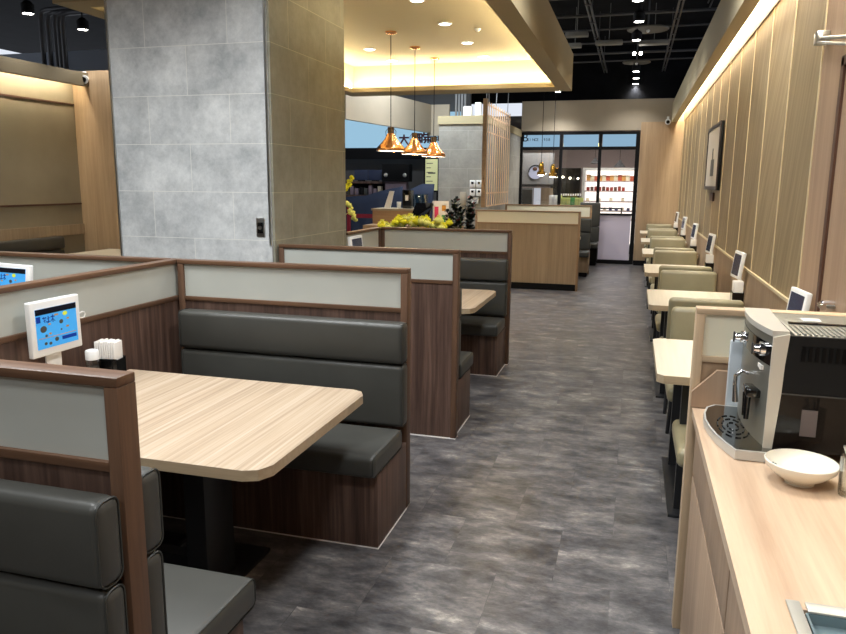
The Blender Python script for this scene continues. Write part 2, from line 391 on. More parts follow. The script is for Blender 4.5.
# left wall with ledge
struct('wall_left', MB().box(-7.1, -7, -4.5, 8.05, 0, 2.9), M['wpanel'], 'taupe padded left wall')
struct('trim_12', MB().box(-7, -6.985, -4.5, 8.04, 1.285, 1.305).box(-7, -6.985, -4.5, 8.04, 2.54, 2.56), M['brownfr'], 'dark grooves across the left wall')
struct('trim_13', MB().box(-6.82, -6.74, -4.5, 8.04, 2.77, 2.9).box(-7, -6.74, -4.5, 8.04, 2.901, 2.93), plain('ledge_paint', (128, 116, 92), .8), 'beige ledge hiding the left light strip')
struct('trim_14', MB().box(-6.86, -6.83, -1, 7.95, 2.85, 2.865), M['ledL'], 'warm light strip on the left wall')
struct('trim_15', MB().box(-7, -6.97, -4.5, 8.04, .9, 1.03), M['oakP'], 'oak band above the wall bench')
struct('wall_left_end', MB().box(-7.1, -5.2, 8.05, 8.15, 0, 2.96), M['oakfar'], 'oak end panel between left wall and column')
struct('wall_back', MB().box(-12.9, -4.4, 9.5, 9.6, 0, 3.5), M['greyw'], 'dim grey wall behind the left seating')
struct('wall_bulkhead', MB().prism([(-4.07, 10.1), (-3.64, 13.17), (-3.7, 13.2), (-4.13, 10.13)], 2.5, 3.0, 'Z').box(-3.7, -3.3, 13.18, 13.24, 2.45, 3.0), M['beigewall'], 'slanting beige bulkhead under the black ceiling')

# ================================================================== PARTITIONS
LEN = {}
def partition(label, length, frame='walframe', panel='walnut', glass='frost', top=1.2, base=0, group=None, thick=.06, skirting=False, loc=(0, 0, 0), rz=0, midz=.985, posts=(0, 1)):
    """local: runs along +x from 0 to length, thickness centred on y"""
    t = thing('booth_partition', label, 'partition', loc, rz, group); h = thick/2; st = .034
    MB().box(0, length, -h, h, top-.022, top, .003).build('top_rail', M[frame], t)
    if 0 in posts: MB().box(0, st, -h, h, base, top-.022, .002).build('post', M[frame+'_up'], t)
    if 1 in posts: MB().box(length-st, length, -h, h, base, top-.022, .002).build('post', M[frame+'_up'], t)
    MB().box(st, length-st, -h, h, midz+.006, midz+.028, .002).build('middle_rail', M[frame], t)
    MB().box(st, length-st, -h+.012, h-.012, midz+.028, top-.022).build('frosted_glass', M[glass], t)
    z0 = .1 if skirting else base
    MB().box(st, length-st, -h+.006, h-.006, z0, midz+.006).build('panel', M[panel], t)
    if not skirting: MB().box(0, length, -h-.003, h+.003, 0, .005).build('base_line', M['paper'], t)
    if skirting: MB().box(st, length-st, -h+.016, h-.016, 0, .1).build('skirting', M['black'], t)
    return t
partition('walnut booth partition with frosted top, nearest to the camera at lower left', 1.245, loc=(-2.245, 1.24, 0), posts=(1,))
partition('walnut partition with frosted top behind the large oak table', 1.245, loc=(-2.245, 3.26, 0))
partition('far end of walnut partition left of the long side divider', 1.24, loc=(-3.56, 3.26, 0))
partition('long walnut side divider with frosted top running from the left edge', 4.3, loc=(-2.282, -1.01, 0), rz=R(90), posts=(1,))
partition('walnut partition right in front of the grey column', 1.2, loc=(-2.2, 4.30, 0))
partition('walnut partition with flowers behind it', 1.2, loc=(-2.2, 6.31, 0))
partition('short walnut side divider between column and flowers', .8, loc=(-2.23, 5.48, 0), rz=R(90), posts=(1,))
# light oak ones
partition('pale oak partition with black skirting past the flower planter', 1.6, 'oakdark', 'oakP', 'frostW', loc=(-2.34, 11.12, 0), skirting=True)
partition('farthest pale oak partition beside the lattice screen', 1.55, 'oakdark', 'oakP', 'frostW', loc=(-2.25, 13.33, 0), skirting=True, top=1.23, midz=1.0)

# ================================================================== BENCHES
def cushion(x0, x1, y0, y1, z0, z1, r=.025, ends=True, t=None, name=None, mat=None):
    b = MB().box(x0, x1, y0, y1, z0, z1, r, 4)
    ends = ends and bool(name)
    if name:
        o = b.build(name, M[mat], t); b = MB()
        for X, s_ in ((x0, 1), (x1, -1)):
            b = MB(); q = r*.55; pts = [(X+s_*q*.55, a, c) for a, c in rrect(y0+.003, y1-.003, z0+.003, z1-.003, r*.9, 4)]
            b.tube(pts, .0026, 5, close=True); b.build('piping', M['leatherD' if mat == 'leather' else 'olive'], o)
        return o
    return b
def bench(label, w, loc, rz=0, base='walnut', group=None, seat='leather', skirting=False, backtop=.955, plinth=0, bt=.09):
    """local: back plane y=0, seat towards -y, centred x"""
    t = thing('booth_bench', label, 'bench', loc, rz, group); a = w/2
    MB().box(-a+.01, a-.01, -.42, -.002, plinth, .35, .002).build('base', M[base], t)
    if not plinth: MB().box(-a+.007, a-.007, -.423, -.002, 0, .005).build('base_line', M['paper'], t)
    if plinth: MB().box(-a+.03, a-.03, -.39, -.01, 0, plinth).build('plinth', M['black'], t)
    cushion(-a, a, -.49, -bt+.004, .352, .45, t=t, name='seat', mat=seat)
    cushion(-a, a, -bt, -.003, .45, .755, t=t, name='backrest', mat=seat)
    cushion(-a, a, -bt-.008, -.003, .76, backtop, t=t, name='headrest', mat=seat)
    return t
bench('dark grey leather bench seen from behind its back at the lower left corner', 1.24, (-1.62, 1.205, 0), bt=.07)
bench('grey leather bench facing away, only its end shows beside the nearest post', 1.2, (-1.61, 1.275, 0), math.pi, bt=.072)
bench('long dark grey leather bench facing the camera behind the large oak table', 1.2, (-1.59, 3.225, 0))
bench('grey bench of which only the seat corner pokes out behind the second partition', 1.15, (-1.58, 4.335, 0), math.pi)
bench('dark grey bench facing the camera in front of the yellow flowers', 1.17, (-1.6, 6.275, 0))
b = bench('grey bench on the back of the pale oak partition', 1.5, (-1.52, 11.155, 0), math.pi, 'oakP', plinth=.08)
bench('grey bench in front of the farthest oak partition', 1.6, (-1.49, 13.295, 0), 0, 'oakP', plinth=.08, backtop=1.0)
bench('grey bench end against the shop window at the far end', .4, (-.83, 15.2, 0), 0, 'black', plinth=.08, backtop=1.24)
# wall bench on the left
t = thing('wall_bench', 'long dark grey leather bench along the left wall', 'bench', (-7, 4, 0))
MB().box(.0, .45, -3.5, 3.55, 0, .35).build('base', M['oakP'], t)
cushion(.1, .5, -3.5, 3.55, .352, .45, ends=False).build('seat', M['leather'], t)
cushion(.032, .14, -3.5, 3.55, .46, .74, ends=False).build('backrest', M['leather'], t)
cushion(.032, .15, -3.5, 3.55, .75, .9, ends=False).build('headrest', M['leather'], t)

# ================================================================== TABLES
def booth_table(label, x0, x1, y0, y1, top='table', group=None):
    cx, cy = (x0+x1)/2, (y0+y1)/2; a, c = (x1-x0)/2, (y1-y0)/2
    t = thing('booth_table', label, 'table', (cx, cy, 0), 0, group)
    P = [(a-.07, c), (-a, c), (-a, -c), (a-.07, -c), (a-.025, -c+.02), (a, -c+.07), (a, c-.07), (a-.025, c-.02)]
    MB().prism(P, .684, .7185, 'Z').build('edge_band', M['tabedge'], t)
    MB().prism(P, .7185, .72, 'Z').build('tabletop', M[top], t)
    for px in (a-.5, -a+.3):
        MB().box(px-.045, px+.045, -.1, .1, .018, .66, .004).build('leg', M['blackm'], t)
        MB().box(px-.1, px+.1, -.3, .3, 0, .018, .003).build('foot_plate', M['blackm'], t)
        MB().box(px-.03, px+.03, -.36, .36, .66, .684).build('support_arm', M['blackm'], t)
    MB().box(-a+.345, a-.545, -.03, .03, .06, .12).build('cross_bar', M['blackm'], t)
    return t
t1 = booth_table('large pale oak table in the nearest booth', -2.25, -1.045, 1.88, 2.82)
booth_table('smaller looking pale oak table in the booth before the flowers', -2.1, -1.05, 4.96, 5.94)
booth_table('oak table in the left row hidden behind the long side divider', -3.6, -2.42, 1.9, 2.8)
booth_table('cream table between the two pale oak partitions', -2.1, -.82, 11.75, 12.65, 'wtable')
booth_table('cream table next to the shop window', -2.1, -.78, 13.9, 14.7, 'wtable')
booth_table('cream table beside the grey column by the left wall', -6.55, -5.6, 7.2, 7.98, 'wtable')

ORD = ['nearest', 'second', 'third', 'fourth', 'fifth', 'farthest']
def wall_table(label, y0, loc=None):
    t = thing('wall_table', label, 'table', (.5, y0+.435, 0), 0, 'cream tables along the right wall')
    P = [(.335, .435), (-.315, .435), (-.345, .405), (-.345, -.405), (-.315, -.435), (.335, -.435)]
    MB().prism(P, .68, .7185).build('edge_band', M['tabedge'], t)
    MB().prism(P, .7185, .72).build('tabletop', M['wtable'], t)
    for sy in (-1, 1):
        MB().box(-.22, -.17, sy*.3-.025, sy*.3+.025, .015, .68).build('leg', M['blackm'], t)
    MB().box(-.25, -.14, -.4, .4, 0, .015, .003).build('foot_bar', M['blackm'], t)
    MB().box(.2, .26, -.04, .04, .0, .68).build('leg', M['blackm'], t)
    return t
wt0 = wall_table('nearest cream table at the right wall, partly behind the small oak partition', 3.48)
wts = [wt0]
for k in range(1, 6):
    wts.append(copy_tree(wt0, (.5, 3.48+2.1*k+.435, 0), label=f'{ORD[k]} cream table along the right wall, counted from the camera'))

# chairs
def chair(label, loc, rz):
    """local: back at y=0 (outer face y=+.05), seat towards -y"""
    t = thing('padded_chair', label, 'chair', loc, rz, 'beige padded chairs at the wall tables')
    cushion(-.265, .265, -.52, -.04, .37, .455, .03, ends=False).build('seat', M['olive'], t)
    b = MB().box(-.24, .24, -.035, .045, .36, .84, .03, 4)
    for v in b.bm.verts: v.co.y += (v.co.z-.4)*.12
    b.build('backrest', M['olive'], t)
    for sx in (-1, 1):
        MB().tube([(sx*.2, -.45, .372), (sx*.215, -.47, 0)], [.016, .012], 8).build('leg', M['blackm'], t)
        MB().tube([(sx*.2, .0, .372), (sx*.215, .045, 0)], [.016, .012], 8).build('leg', M['blackm'], t)
    MB().box(-.2, .2, -.45, .0, .352, .372).build('seat_frame', M['black'], t)
    return t
XC = .515
c0 = chair('beige padded chair facing away at the nearest wall table, behind the small oak partition', (XC, 3.17, 0), math.pi)
for k in range(6):
    Y = 4.75+2.1*k
    if k == 5: Y = 15.05
    copy_tree(c0, (XC, Y, 0), 0, f'beige padded chair facing the camera, beyond the {ORD[k]} wall table')
    if k < 5:
        copy_tree(c0, (XC, 5.27+2.1*k, 0), math.pi, f'beige padded chair facing away, just before the {ORD[k+1]} wall table')

# ================================================================== TABLETS, NAPKINS
def tablet(label, loc, rz, lit=True, stand=.22, group=None, tilt=-.12, half=.127, hh=.1):
    """local: screen faces -y; loc is the foot point"""
    t = thing('order_tablet', label, 'tablet', loc, rz, group)
    c = Vector((0, 0, stand+.1))
    def piece(mb, name, mat, par=t):
        o = mb.build(name, mat, par)
        if par is t: o.matrix_local = Matrix.Translation(c) @ Euler((tilt, 0, 0)).to_matrix().to_4x4(); return o
    piece(MB().box(-half, half, -.012, .014, -hh, hh, .006, 3), 'case', M['whitep'])
    sc = piece(MB().box(-half+.024, half-.024, -.0135, -.011, -.079, .079), 'screen', M['screen'] if lit else M['screenD'])
    if lit:
        piece(MB().box(-half+.024, half-.024, -.0145, -.0136, .056, .079), 'title_bar', M['screenK'], sc)
        piece(MB().box(-half+.026, -half+.046, -.0145, -.0136, .026, .05), 'logo_square', M['screenN'], sc)
        g = MB()   # brushed title characters
        for (x0, z0, x1, z1, w) in ((-.068, .046, -.062, .022, .0035), (-.073, .04, -.055, .043, .003), (-.07, .03, -.056, .034, .003), (-.058, .03, -.05, .02, .003),
                                    (-.043, .046, -.045, .02, .003), (-.05, .036, -.035, .04, .003), (-.05, .026, -.036, .024, .003),
                                    (-.02, .048, -.022, .02, .003), (-.03, .04, -.012, .043, .003), (-.022, .034, -.01, .022, .003), (-.022, .034, -.032, .024, .003)):
            g.box(min(x0, x1)-w/4, max(x0, x1)+w/4, -.0145, -.0136, min(z0, z1)-w/4, max(z0, z1)+w/4, rot=None) if abs(x0-x1) < .006 or abs(z0-z1) < .004 else g.tube([(x0, -.014, z0), (x1, -.014, z1)], .0012, 5)
        piece(g, 'title_lettering', M['screenN'], sc)
        for (x, z, r) in ((-.072, -.002, .017), (.022, .014, .011), (-.06, -.03, .007), (.02, -.018, .005), (-.066, -.06, .008), (-.042, -.063, .008), (-.008, -.052, .011)):
            piece(MB().ball((x, -.0135, z), r, 2, (1, .06, .8)), 'dish_picture', M['darkgrey'], sc)
        g = MB()
        for (x, z, w) in ((-.046, .014, .012), (-.046, -.024, .012), (.052, .022, .012), (.046, -.01, .014), (-.012, .046, .02)):
            g.box(x, x+w, -.0143, -.0136, z-.003, z+.003)
        g.box(-.1, .098, -.0143, -.0136, -.0385, -.0365)
        piece(g, 'price_marks', M['orange'], sc)
        piece(MB().ball((.045, -.0136, .044), .011, 2, (1.2, .06, .8)), 'green_badge', M['lime'], sc)
        piece(MB().box(.02, .098, -.0143, -.0136, -.06, -.046), 'button_bar', M['screenN'], sc)
    MB().box(-.05, .05, -.01, .045, 0, .006, .002).build('foot', M['whitep'], t)
    MB().box(-.04, .04, .015, .024, .004, stand+.05, .002).build('stand', M['whitep'], t)
    return t
tt = tablet('white order tablet with lit blue menu screen on the large oak table', (-2.2, 2.33, .72), R(90), stand=.206, tilt=-.01, hh=.11, half=.131)
pts = [(.125, 0, .0)]
o = MB().tube([(half_, 0, z_) for half_, z_ in ((.126, .325), (.14, .332), (.155, .337), (.168, .333), (.172, .322), (.165, .312), (.15, .311), (.135, .316), (.126, .32))], .0028, 6).build('cable_loop', M['whitep'], tt)
tablet('white order tablet with blue screen peeking over the long side divider', (-2.95, 2.86, .72), R(-8), stand=.27, half=.15)
tablet('top edge of a white tablet behind the second walnut partition', (-2.06, 5.3, .72), R(90), False, stand=.27)
for k in range(6):
    yy = 3.48+2.1*k+.33
    tablet(f'white order tablet at the wall end of the {ORD[k]} wall table', (.79, yy, .72), R(-84), False, stand=.19, group='order tablets along the right wall', half=.12)
def napkins(label, loc, rz, group=None):
    t = thing('napkin_holder', label, 'napkin holder', loc, rz, group)
    g = MB().box(-.055, .055, -.04, .04, 0, .006); g.box(-.055, .055, -.04, -.036, .004, .12); g.box(-.055, .055, .036, .04, .004, .12)
    g.box(-.055, -.051, -.036, .036, .004, .115); g.box(.051, .055, -.036, .036, .004, .115)
    g.build('box', M['gloss'], t)
    g = MB()
    for i in range(9):
        x = -.046+i*.0105; g.box(x, x+.009, -.033, .033, .006, .195+random.uniform(-.004, .004), .002)
    g.build('napkins', M['paper'], t)
    return t
n0 = napkins('black holder full of white napkins on the large oak table', (-2.165, 2.585, .72), R(10))
for k in range(6):
    copy_tree(n0, (.77, 3.48+2.1*k+.1, .72), R(90), f'black napkin holder with white napkins on the {ORD[k]} wall table', 'napkin holders on the wall tables')
t = thing('spice_bottle', 'small spice bottle with white cap beside the tablet', 'bottle', (-2.17, 2.49, .72))
MB().lathe([(0.001, 0), (.026, 0), (.027, .004), (.027, .12), (.023, .13), (.001, .13)], n=20).build('jar', M['cup'], t)
MB().lathe([(0.001, .002), (.024, .002), (.024, .1), (.001, .1)], n=16).build('pepper', M['darkgrey'], t)
MB().lathe([(.001, .132), (.028, .132), (.028, .167), (.025, .172), (.001, .172)], n=20).build('cap', M['whitep'], t)

# ================================================================== SMALL OAK PARTITION + COUNTER (right foreground)
t = thing('counter_partition', 'small pale oak partition with cream glass at the end of the counter', 'partition', (0, 2.6, 0))
MB().box(.228, XW-.002, -.03, .03, 1.172, 1.192, .002).build('top_rail', M['oakF'], t)
MB().box(.228, .256, -.03, .03, 0, 1.172, .002).build('post', wood('oak_post', (182, 156, 126), (206, 182, 150), 'Z', 50, .5), t)
MB().box(.256, XW-.002, -.03, .03, 1.008, 1.028, .002).build('middle_rail', M['oakF'], t)
MB().box(.256, XW-.002, -.018, .018, 1.028, 1.172).build('frosted_glass', M['frostW'], t)
MB().box(.256, XW-.002, -.022, .028, 0, 1.008).build('panel', M['wains'], t)
MB().prism([(.23, .852), (.23, .905), (.305, .985), (XW-.004, .985), (XW-.004, .852)], -.05, -.0315, 'Y').build('splash_board', M['doorw'], t)
CT = .85
t = thing('counter_cabinet', 'oak cabinet unit under the right-hand worktop', 'cabinet', (0, 0, 0))
MB().box(.268, XW-.004, -1.5, 2.54, .08, CT-.032).build('body', M['counterF'], t)
MB().box(.252, XW-.03, -1.5, 2.54, 0, .08).build('plinth', M['counterF'], t)
for y0 in (-1.5, -.45, .6, 1.6):
    y1 = {-.45: .59, -1.5: -.46, .6: 1.59, 1.6: 2.53}[y0]
    MB().box(.25, .267, y0, y1-.004, .62, CT-.038, .002).build('drawer', M['counterF'], t)
    ym = (y0+y1)/2
    MB().box(.25, .267, y0, y1-.004, .09, .612, .002).build('door', M['counterF'], t)
wk = MB(); sxa, sxb, sya, syb = .33, .72, .55, 1.33   # sink cut
wk.box(.235, XW-.002, syb, 2.547, CT-.03, CT); wk.box(.235, XW-.002, -1.5, sya, CT-.03, CT); wk.box(.235, sxa, sya, syb, CT-.03, CT); wk.box(sxb, XW-.002, sya, syb, CT-.03, CT)
tag(wk.build('worktop', M['counter'], None), 'pale oak worktop along the right edge of the picture', 'worktop')
t = thing('steel_sink', 'recessed stainless steel sink at the lower right corner', 'sink', (0, 0, CT))
g = MB()
g.box(sxa-.02, sxa+.004, sya-.02, syb+.02, .001, .006, .002); g.box(sxb-.012, sxb+.02, sya-.02, syb+.02, .001, .006, .002)
g.box(sxa+.012, sxb-.012, syb-.012, syb+.02, .001, .006, .002); g.box(sxa+.012, sxb-.012, sya-.02, sya+.012, .001, .006, .002)
g.build('rim', plain('sink_rim', (196, 194, 184), .3, metal=.25), t)
g = MB(); w = .002; d = -.022
g.box(sxa+.008, sxa+.012, sya+.01, syb-.01, d, .001); g.box(sxb-.012, sxb-.008, sya+.01, syb-.01, d, .001)
g.box(sxa+.012, sxb-.012, sya+.008, sya+.012, d, .001); g.box(sxa+.012, sxb-.012, syb-.012, syb-.008, d, .001)
g.box(sxa+.012, sxb-.012, sya+.012, syb-.012, d, d+.003)
g.build('basin', M['water'], t)

# ------------------------------------------------------------------ coffee machine
t = thing('coffee_machine', 'silver and black espresso machine on the oak worktop', 'coffee machine', (.36, 2.31, CT))
# local x 0 = front plane (faces -x); body y from -.19 (near side) to +.2 (far side)
def front(y): return .03*((y-.05)/.24)**2
ys = [-.19+i*.39/12 for i in range(13)]
def slab(z0, z1, off=0., th=.05):
    P = [(front(y)+off, y) for y in ys]+[(front(y)+off+th, y) for y in reversed(ys)]
    return MB().prism(P, z0, z1, 'Z')
silv = plain('front_silver', (126, 126, 118), .32, metal=.45)
MB().box(.0855, .46, -.18, .2, .03, .335, .004).build('housing', M['darkgrey'], t)
slab(.322, .345).build('front_top', silv, t)
band = slab(.262, .321, -.001).build('control_band', M['gloss'], t)
slab(.03, .261).build('front_panel', silv, t)
MB().prism([(front(y)-.004, y) for y in ys]+[(.08, .2), (.075, .1), (.07, -.06), (.068, -.19)], .346, .362, 'Z').build('curved_cap', plain('cap_silver', (206, 204, 196), .3, metal=.3), t)
MB().box(.0855, .46, -.185, .195, .3365, .35, .003).build('lid', plain('lid_silver', (128, 128, 120), .35, metal=.4), t)
g = MB()
for i in range(26): g.box(.094+i*.0138, .1+i*.0138, -.172, -.03, .351, .3545)
g.build('cup_rail', plain('rail_silver', (160, 160, 152), .35, metal=.5), t)
MB().box(.1, .46, .0, .014, .351, .355).build('lid_slot', M['gloss'], t)
MB().box(.15, .2, .05, .1, .351, .354).build('lid_label', M['paper'], t)
MB().prism([(.027, .03), (.027, .345), (.068, .356), (.062, .27), (.06, .18), (.05, .03)], -.2, -.1905, 'Y').build('side_cheek', plain('cheek_silver', (206, 202, 190), .35, metal=.2), t)
bk = plain('side_black', (26, 27, 28), .65, spec=.15)
MB().prism([(.0682, .352), (.0622, .27), (.0602, .192), (.46, .192), (.46, .352)], -.199, -.1855, 'Y').build('side_panel', bk, t)
g = MB()
for i in range(20): g.box(.1+i*.0165, .109+i*.0165, -.202, -.1995, .285, .325)
g.build('vent_slots', plain('vent_black', (10, 10, 11), .6, spec=.1), t)
MB().prism([(.0602, .188), (.0505, .03), (.46, .03), (.46, .188)], -.2, -.1855, 'Y').build('side_window', plain('smoked_window', (18, 16, 16), .08, spec=.22), t)
MB().box(.062, .46, -.2015, -.1855, .1885, .1915).build('side_trim', M['darkgrey'], t)
MB().box(.115, .155, -.2015, -.2005, .075, .15).build('side_sticker', plain('sticker', (96, 88, 88), .5), t)
for (yy, zz) in ((-.13, .298), (.16, .272)):
    x = front(yy); k = MB()
    k.tube([(x+.005, yy, zz), (x-.01, yy, zz), (x-.012, yy, zz), (x-.026, yy, zz)], [.021, .02, .014, .012], 20)
    k = k.build('knob', M['chrome'], t)
    MB().box(x-.032, x-.0265, yy-.004, yy+.004, zz-.017, zz+.017, .002).build('knob_grip', M['darkgrey'], k)
MB().box(front(-.12)-.004, front(-.12)+.004, -.145, -.095, .24, .252).build('name_badge', M['paper'], t)
MB().box(front(-.1)-.03, .02, -.14, -.06, .155, .178, .004).build('spout_bracket', M['gloss'], t)
g = MB(); g.tube([(-.01, -.08, .155), (-.01, -.08, .085)], [.009, .007], 12); g.tube([(-.01, -.115, .155), (-.01, -.115, .085)], [.009, .007], 12)
g.build('coffee_spout', M['gloss'], t)
MB().tube([(.0, -.03, .2), (-.02, -.03, .205), (-.035, -.03, .19), (-.035, -.03, .16), (-.03, -.03, .11)], [.005, .006, .006, .006, .009], 10).build('steam_pipe', M['chrome'], t)
MB().box(-.025, .08, .203, .228, .02, .25, .006).build('water_tank', plain('tank_clear', (196, 204, 210), .3), t)
# drip tray
P = [(.06, -.237), (.06, .2)]+[(-.06, .2), (-.088, .165), (-.102, .1), (-.106, .03), (-.1, -.04), (-.088, -.11), (-.068, -.18), (-.048, -.237)]
MB().prism(P, .002, .029, 'Z', 0).build('drip_tray', M['silver'], t)
Pi = [(x*.95+.0, y*.96-.003) for x, y in P]
plate = MB().prism(Pi, .0292, .0305, 'Z').build('tray_plate', plain('tray_steel', (150, 150, 146), .12, metal=1), t)
g = MB()
for rad, n in ((.07, 11), (.048, 8), (.024, 5)):
    for i in range(n):
        a = 2*math.pi*i/n; a2 = a+2*math.pi/n*.62
        pp = [(-.03+rad*.62*math.cos(q), -.03+rad*1.5*math.sin(q), .031) for q in (a, (a+a2)/2, a2)]
        g.tube(pp, .0026, 5)
g.build('drain_slots', M['gloss'], plate)
# bowl
t = thing('serving_bowl', 'shallow white porcelain bowl on the worktop before the coffee machine', 'bowl', (.452, 1.955, CT))
MB().lathe([(.001, 0), (.035, 0), (.036, .008), (.06, .022), (.083, .043), (.0865, .058), (.084, .060), (.08, .045), (.055, .026), (.03, .018), (.001, .016)], n=48).build('bowl', M['porcelain'], t)
g = MB()
for a in range(5): g.ball((-.062+.006*math.cos(a*1.3), .02+.008*math.sin(a*1.3), .036), .0035, 1)
g.build('blossom_motif', plain('motif_grey', (120, 130, 118), .4), t)
t = thing('drinking_glass', 'clear glass with stirring spoons at the right edge', 'glass', (.556, 1.905, CT))
MB().lathe([(.001, 0), (.026, 0), (.028, .01), (.03, .1), (.0285, .1), (.0265, .012), (.001, .01)], n=28).build('glass', M['cup'], t)
for dx, dy in ((-.016, -.004), (-.006, .01), (.006, -.006)):
    MB().tube([(-dx*.6, -dy*.6, .014), (dx, dy, .1), (dx*1.5, dy*1.5, .128)], [.002, .0025, .005], 8).build('spoon', M['steel'], t)
t = thing('mobile_door_handle', 'small chrome handle on the pale door', 'handle', (XW-.035, 3.33, 1.1)); t.name = 'cupboard_handle'
MB().tube([(.014, 0, .02), (-.03, 0, .02), (-.04, 0, .015), (-.04, -.06, .01)], .012, 12).build('grip', M['chrome'], t)
MB().lathe([(.001, 0), (.022, 0), (.022, .01), (.001, .01)], n=20).build('rose', M['steel'], t)
dA, dB = atX(822, 38, XW-.03), atX(852, 36, XW-.05)
tag(MB().box(XW-.06, XW, dA.y-.03, dA.y+.03, dA.z-.03, dA.z+.03, .006).tube([dA, dB], .008, 8).tube([dA+Vector((-.02, 0, -.02)), dB+Vector((0, 0, -.03))], .007, 8).build('door_closer', M['steel'], None), 'steel door closer arm high on the right wall', 'door closer')

# picture on right wall
t = thing('picture_frame', 'dark framed picture hanging on the right oak wall', 'picture', (XW, 8.8, 1.9))
MB().box(-.03, -.004, -.66, .66, -.35, .35, .004).build('backing', M['black'], t)
g = MB(); g.box(-.042, -.0305, -.66, .66, .31, .35); g.box(-.042, -.0305, -.66, .66, -.35, -.31); g.box(-.042, -.0305, -.66, -.62, -.31, .31); g.box(-.042, -.0305, .62, .66, -.31, .31)
g.build('frame', plain('frame_dark', (48, 32, 28), .4), t)
MB().box(-.033, -.0305, -.62, .62, -.31, .31).build('mat', plain('picture_paper', (206, 194, 176), .7), t)
g = MB(); g.box(-.0345, -.0332, -.2, .15, -.2, -.02); g.box(-.0345, -.0332, -.05, .05, -.02, .1)
g.build('print', plain('print_ink', (96, 92, 84), .7), t)
tag(MB().box(XW-.02, XW-.001, 8.6, 8.95, 1.43, 1.52).build('wall_plate', M['brownfr'], None), 'small brown plate under the framed picture', 'plate')

# column switch
t = thing('wall_switch', 'steel switch plate on the grey column', 'switch', (-2.306, 4.24, 1.31))
MB().box(-.03, .03, -.008, -.0005, -.06, .06, .003).build('plate', M['steel'], t)
MB().box(-.02, .02, -.012, -.0085, -.04, .03, .002).build('socket', M['gloss'], t)
MB().tube([(0, -.011, -.004), (0, -.018, -.004)], .012, 16).build('dial', M['steel'], t)

# ================================================================== PENDANTS
def pendant(label, X, Y, zc, zs=1.915, r=.16, mat='copper', group='copper pendant lamps under the canopy'):
    zs = zs+.035
    t = thing('pendant_lamp', label, 'lamp', (X, Y, zs), 0, group)
    h = zc-zs
    MB().lathe([(.001, h), (.062, h), (.062, h-.012), (.045, h-.024), (.01, h-.03), (.001, h-.03)], n=28).build('ceiling_rose', M[mat], t)
    MB().tube([(0, 0, h-.028), (0, 0, .25)], .0045, 6).build('cord', M['black'], t)
    MB().lathe([(r*.998, -.004), (r, .012), (r*.97, .03), (r*.72, .07), (r*.45, .12), (r*.27, .175), (.034, .185), (.034, .18), (r*.22, .17), (r*.4, .115), (r*.68, .065), (r*.95, .022), (r*.96, -.004), (r*.998, -.004)], n=48, ripple=.012, rn=12).build('shade', M[mat], t)
    MB().tube([(0, 0, .182), (0, 0, .25)], .036, 18).build('lamp_holder', plain('holder_brown', (120, 96, 70), .4, metal=.6), t)
    MB().tube([(-.055, 0, .16), (-.06, 0, .205), (-.038, 0, .235), (.038, 0, .235), (.06, 0, .205), (.055, 0, .16)], .003, 6).build('bracket', M['black'], t)
    MB().ball((0, 0, .06), .035, 2).build('bulb', M['bulb2'], t)
    MB().lathe([(r*.985, -.006), (r*.985, .0), (r*.9, .012), (r*.9, .006), (r*.985, -.006)], n=40).build('white_rim', M['whitep'], t)
    label_lamp('pendant_light', 'POINT', 9, (X, Y, zs+.0), (1, .85, .62), shadow_soft_size=.04)
    return t
pendant('left and nearest of the three copper pendant lamps', -2.62, 7.82, SZ)
pendant('middle one of the three copper pendant lamps', -2.62, 8.73, SZ)
pendant('right and farthest of the three copper pendant lamps', -2.6, 9.55, SZ)

# canopy downlights
def downlight(label, X, Y, z, r=.055, e=38, group=None, spot=True, mat='bulb', name='downlight', size=2.2):
    t = thing(name, label, 'ceiling light', (X, Y, z), 0, group)
    MB().lathe([(r, -.001), (r*1.35, -.001), (r*1.35, -.008), (r, -.012), (r, -.001)], n=24).build('ring', M['whitep'], t)
    MB().lathe([(.001, -.003), (r*.98, -.003), (r*.98, -.006), (.001, -.006)], n=24).build('lamp', M[mat], t)
    if spot:
        label_lamp('downlight_beam', 'SPOT', e, (X, Y, z-.03), (1, .95, .86), spot_size=size, spot_blend=.7, shadow_soft_size=.06)
    return t
k = 0
for X, Y, w in ((-1.95, 6.55, 'near the top edge of the picture'), (-1.95, 7.55, 'second in the row right of the pendants'), (-1.95, 8.6, 'third in the row right of the pendants'), (-1.95, 9.55, 'farthest one right of the pendants')):
    downlight('round downlight in the canopy, '+w, X, Y, SZ, group='canopy downlights')
for X, Y, w in ((-3.2, 8.73, 'left of the pendants'), (-3.2, 9.6, 'behind the nearest pendant cord')):
    downlight('round downlight in the canopy '+w, X, Y, SZ, group='canopy downlights')
for (X, Y), w in zip(((-1.68, 7.89), (-1.68, 9.75)), ('nearer', 'farther')):
    tag(MB().lathe([(.001, -.03), (.01, -.03), (.03, -.012), (.035, -.001), (.001, -.001)], (X, Y, SZ), 18).build('sprinkler_head', M['whitep'], None), f'{w} of the small white sprinkler heads in the canopy', 'sprinkler')

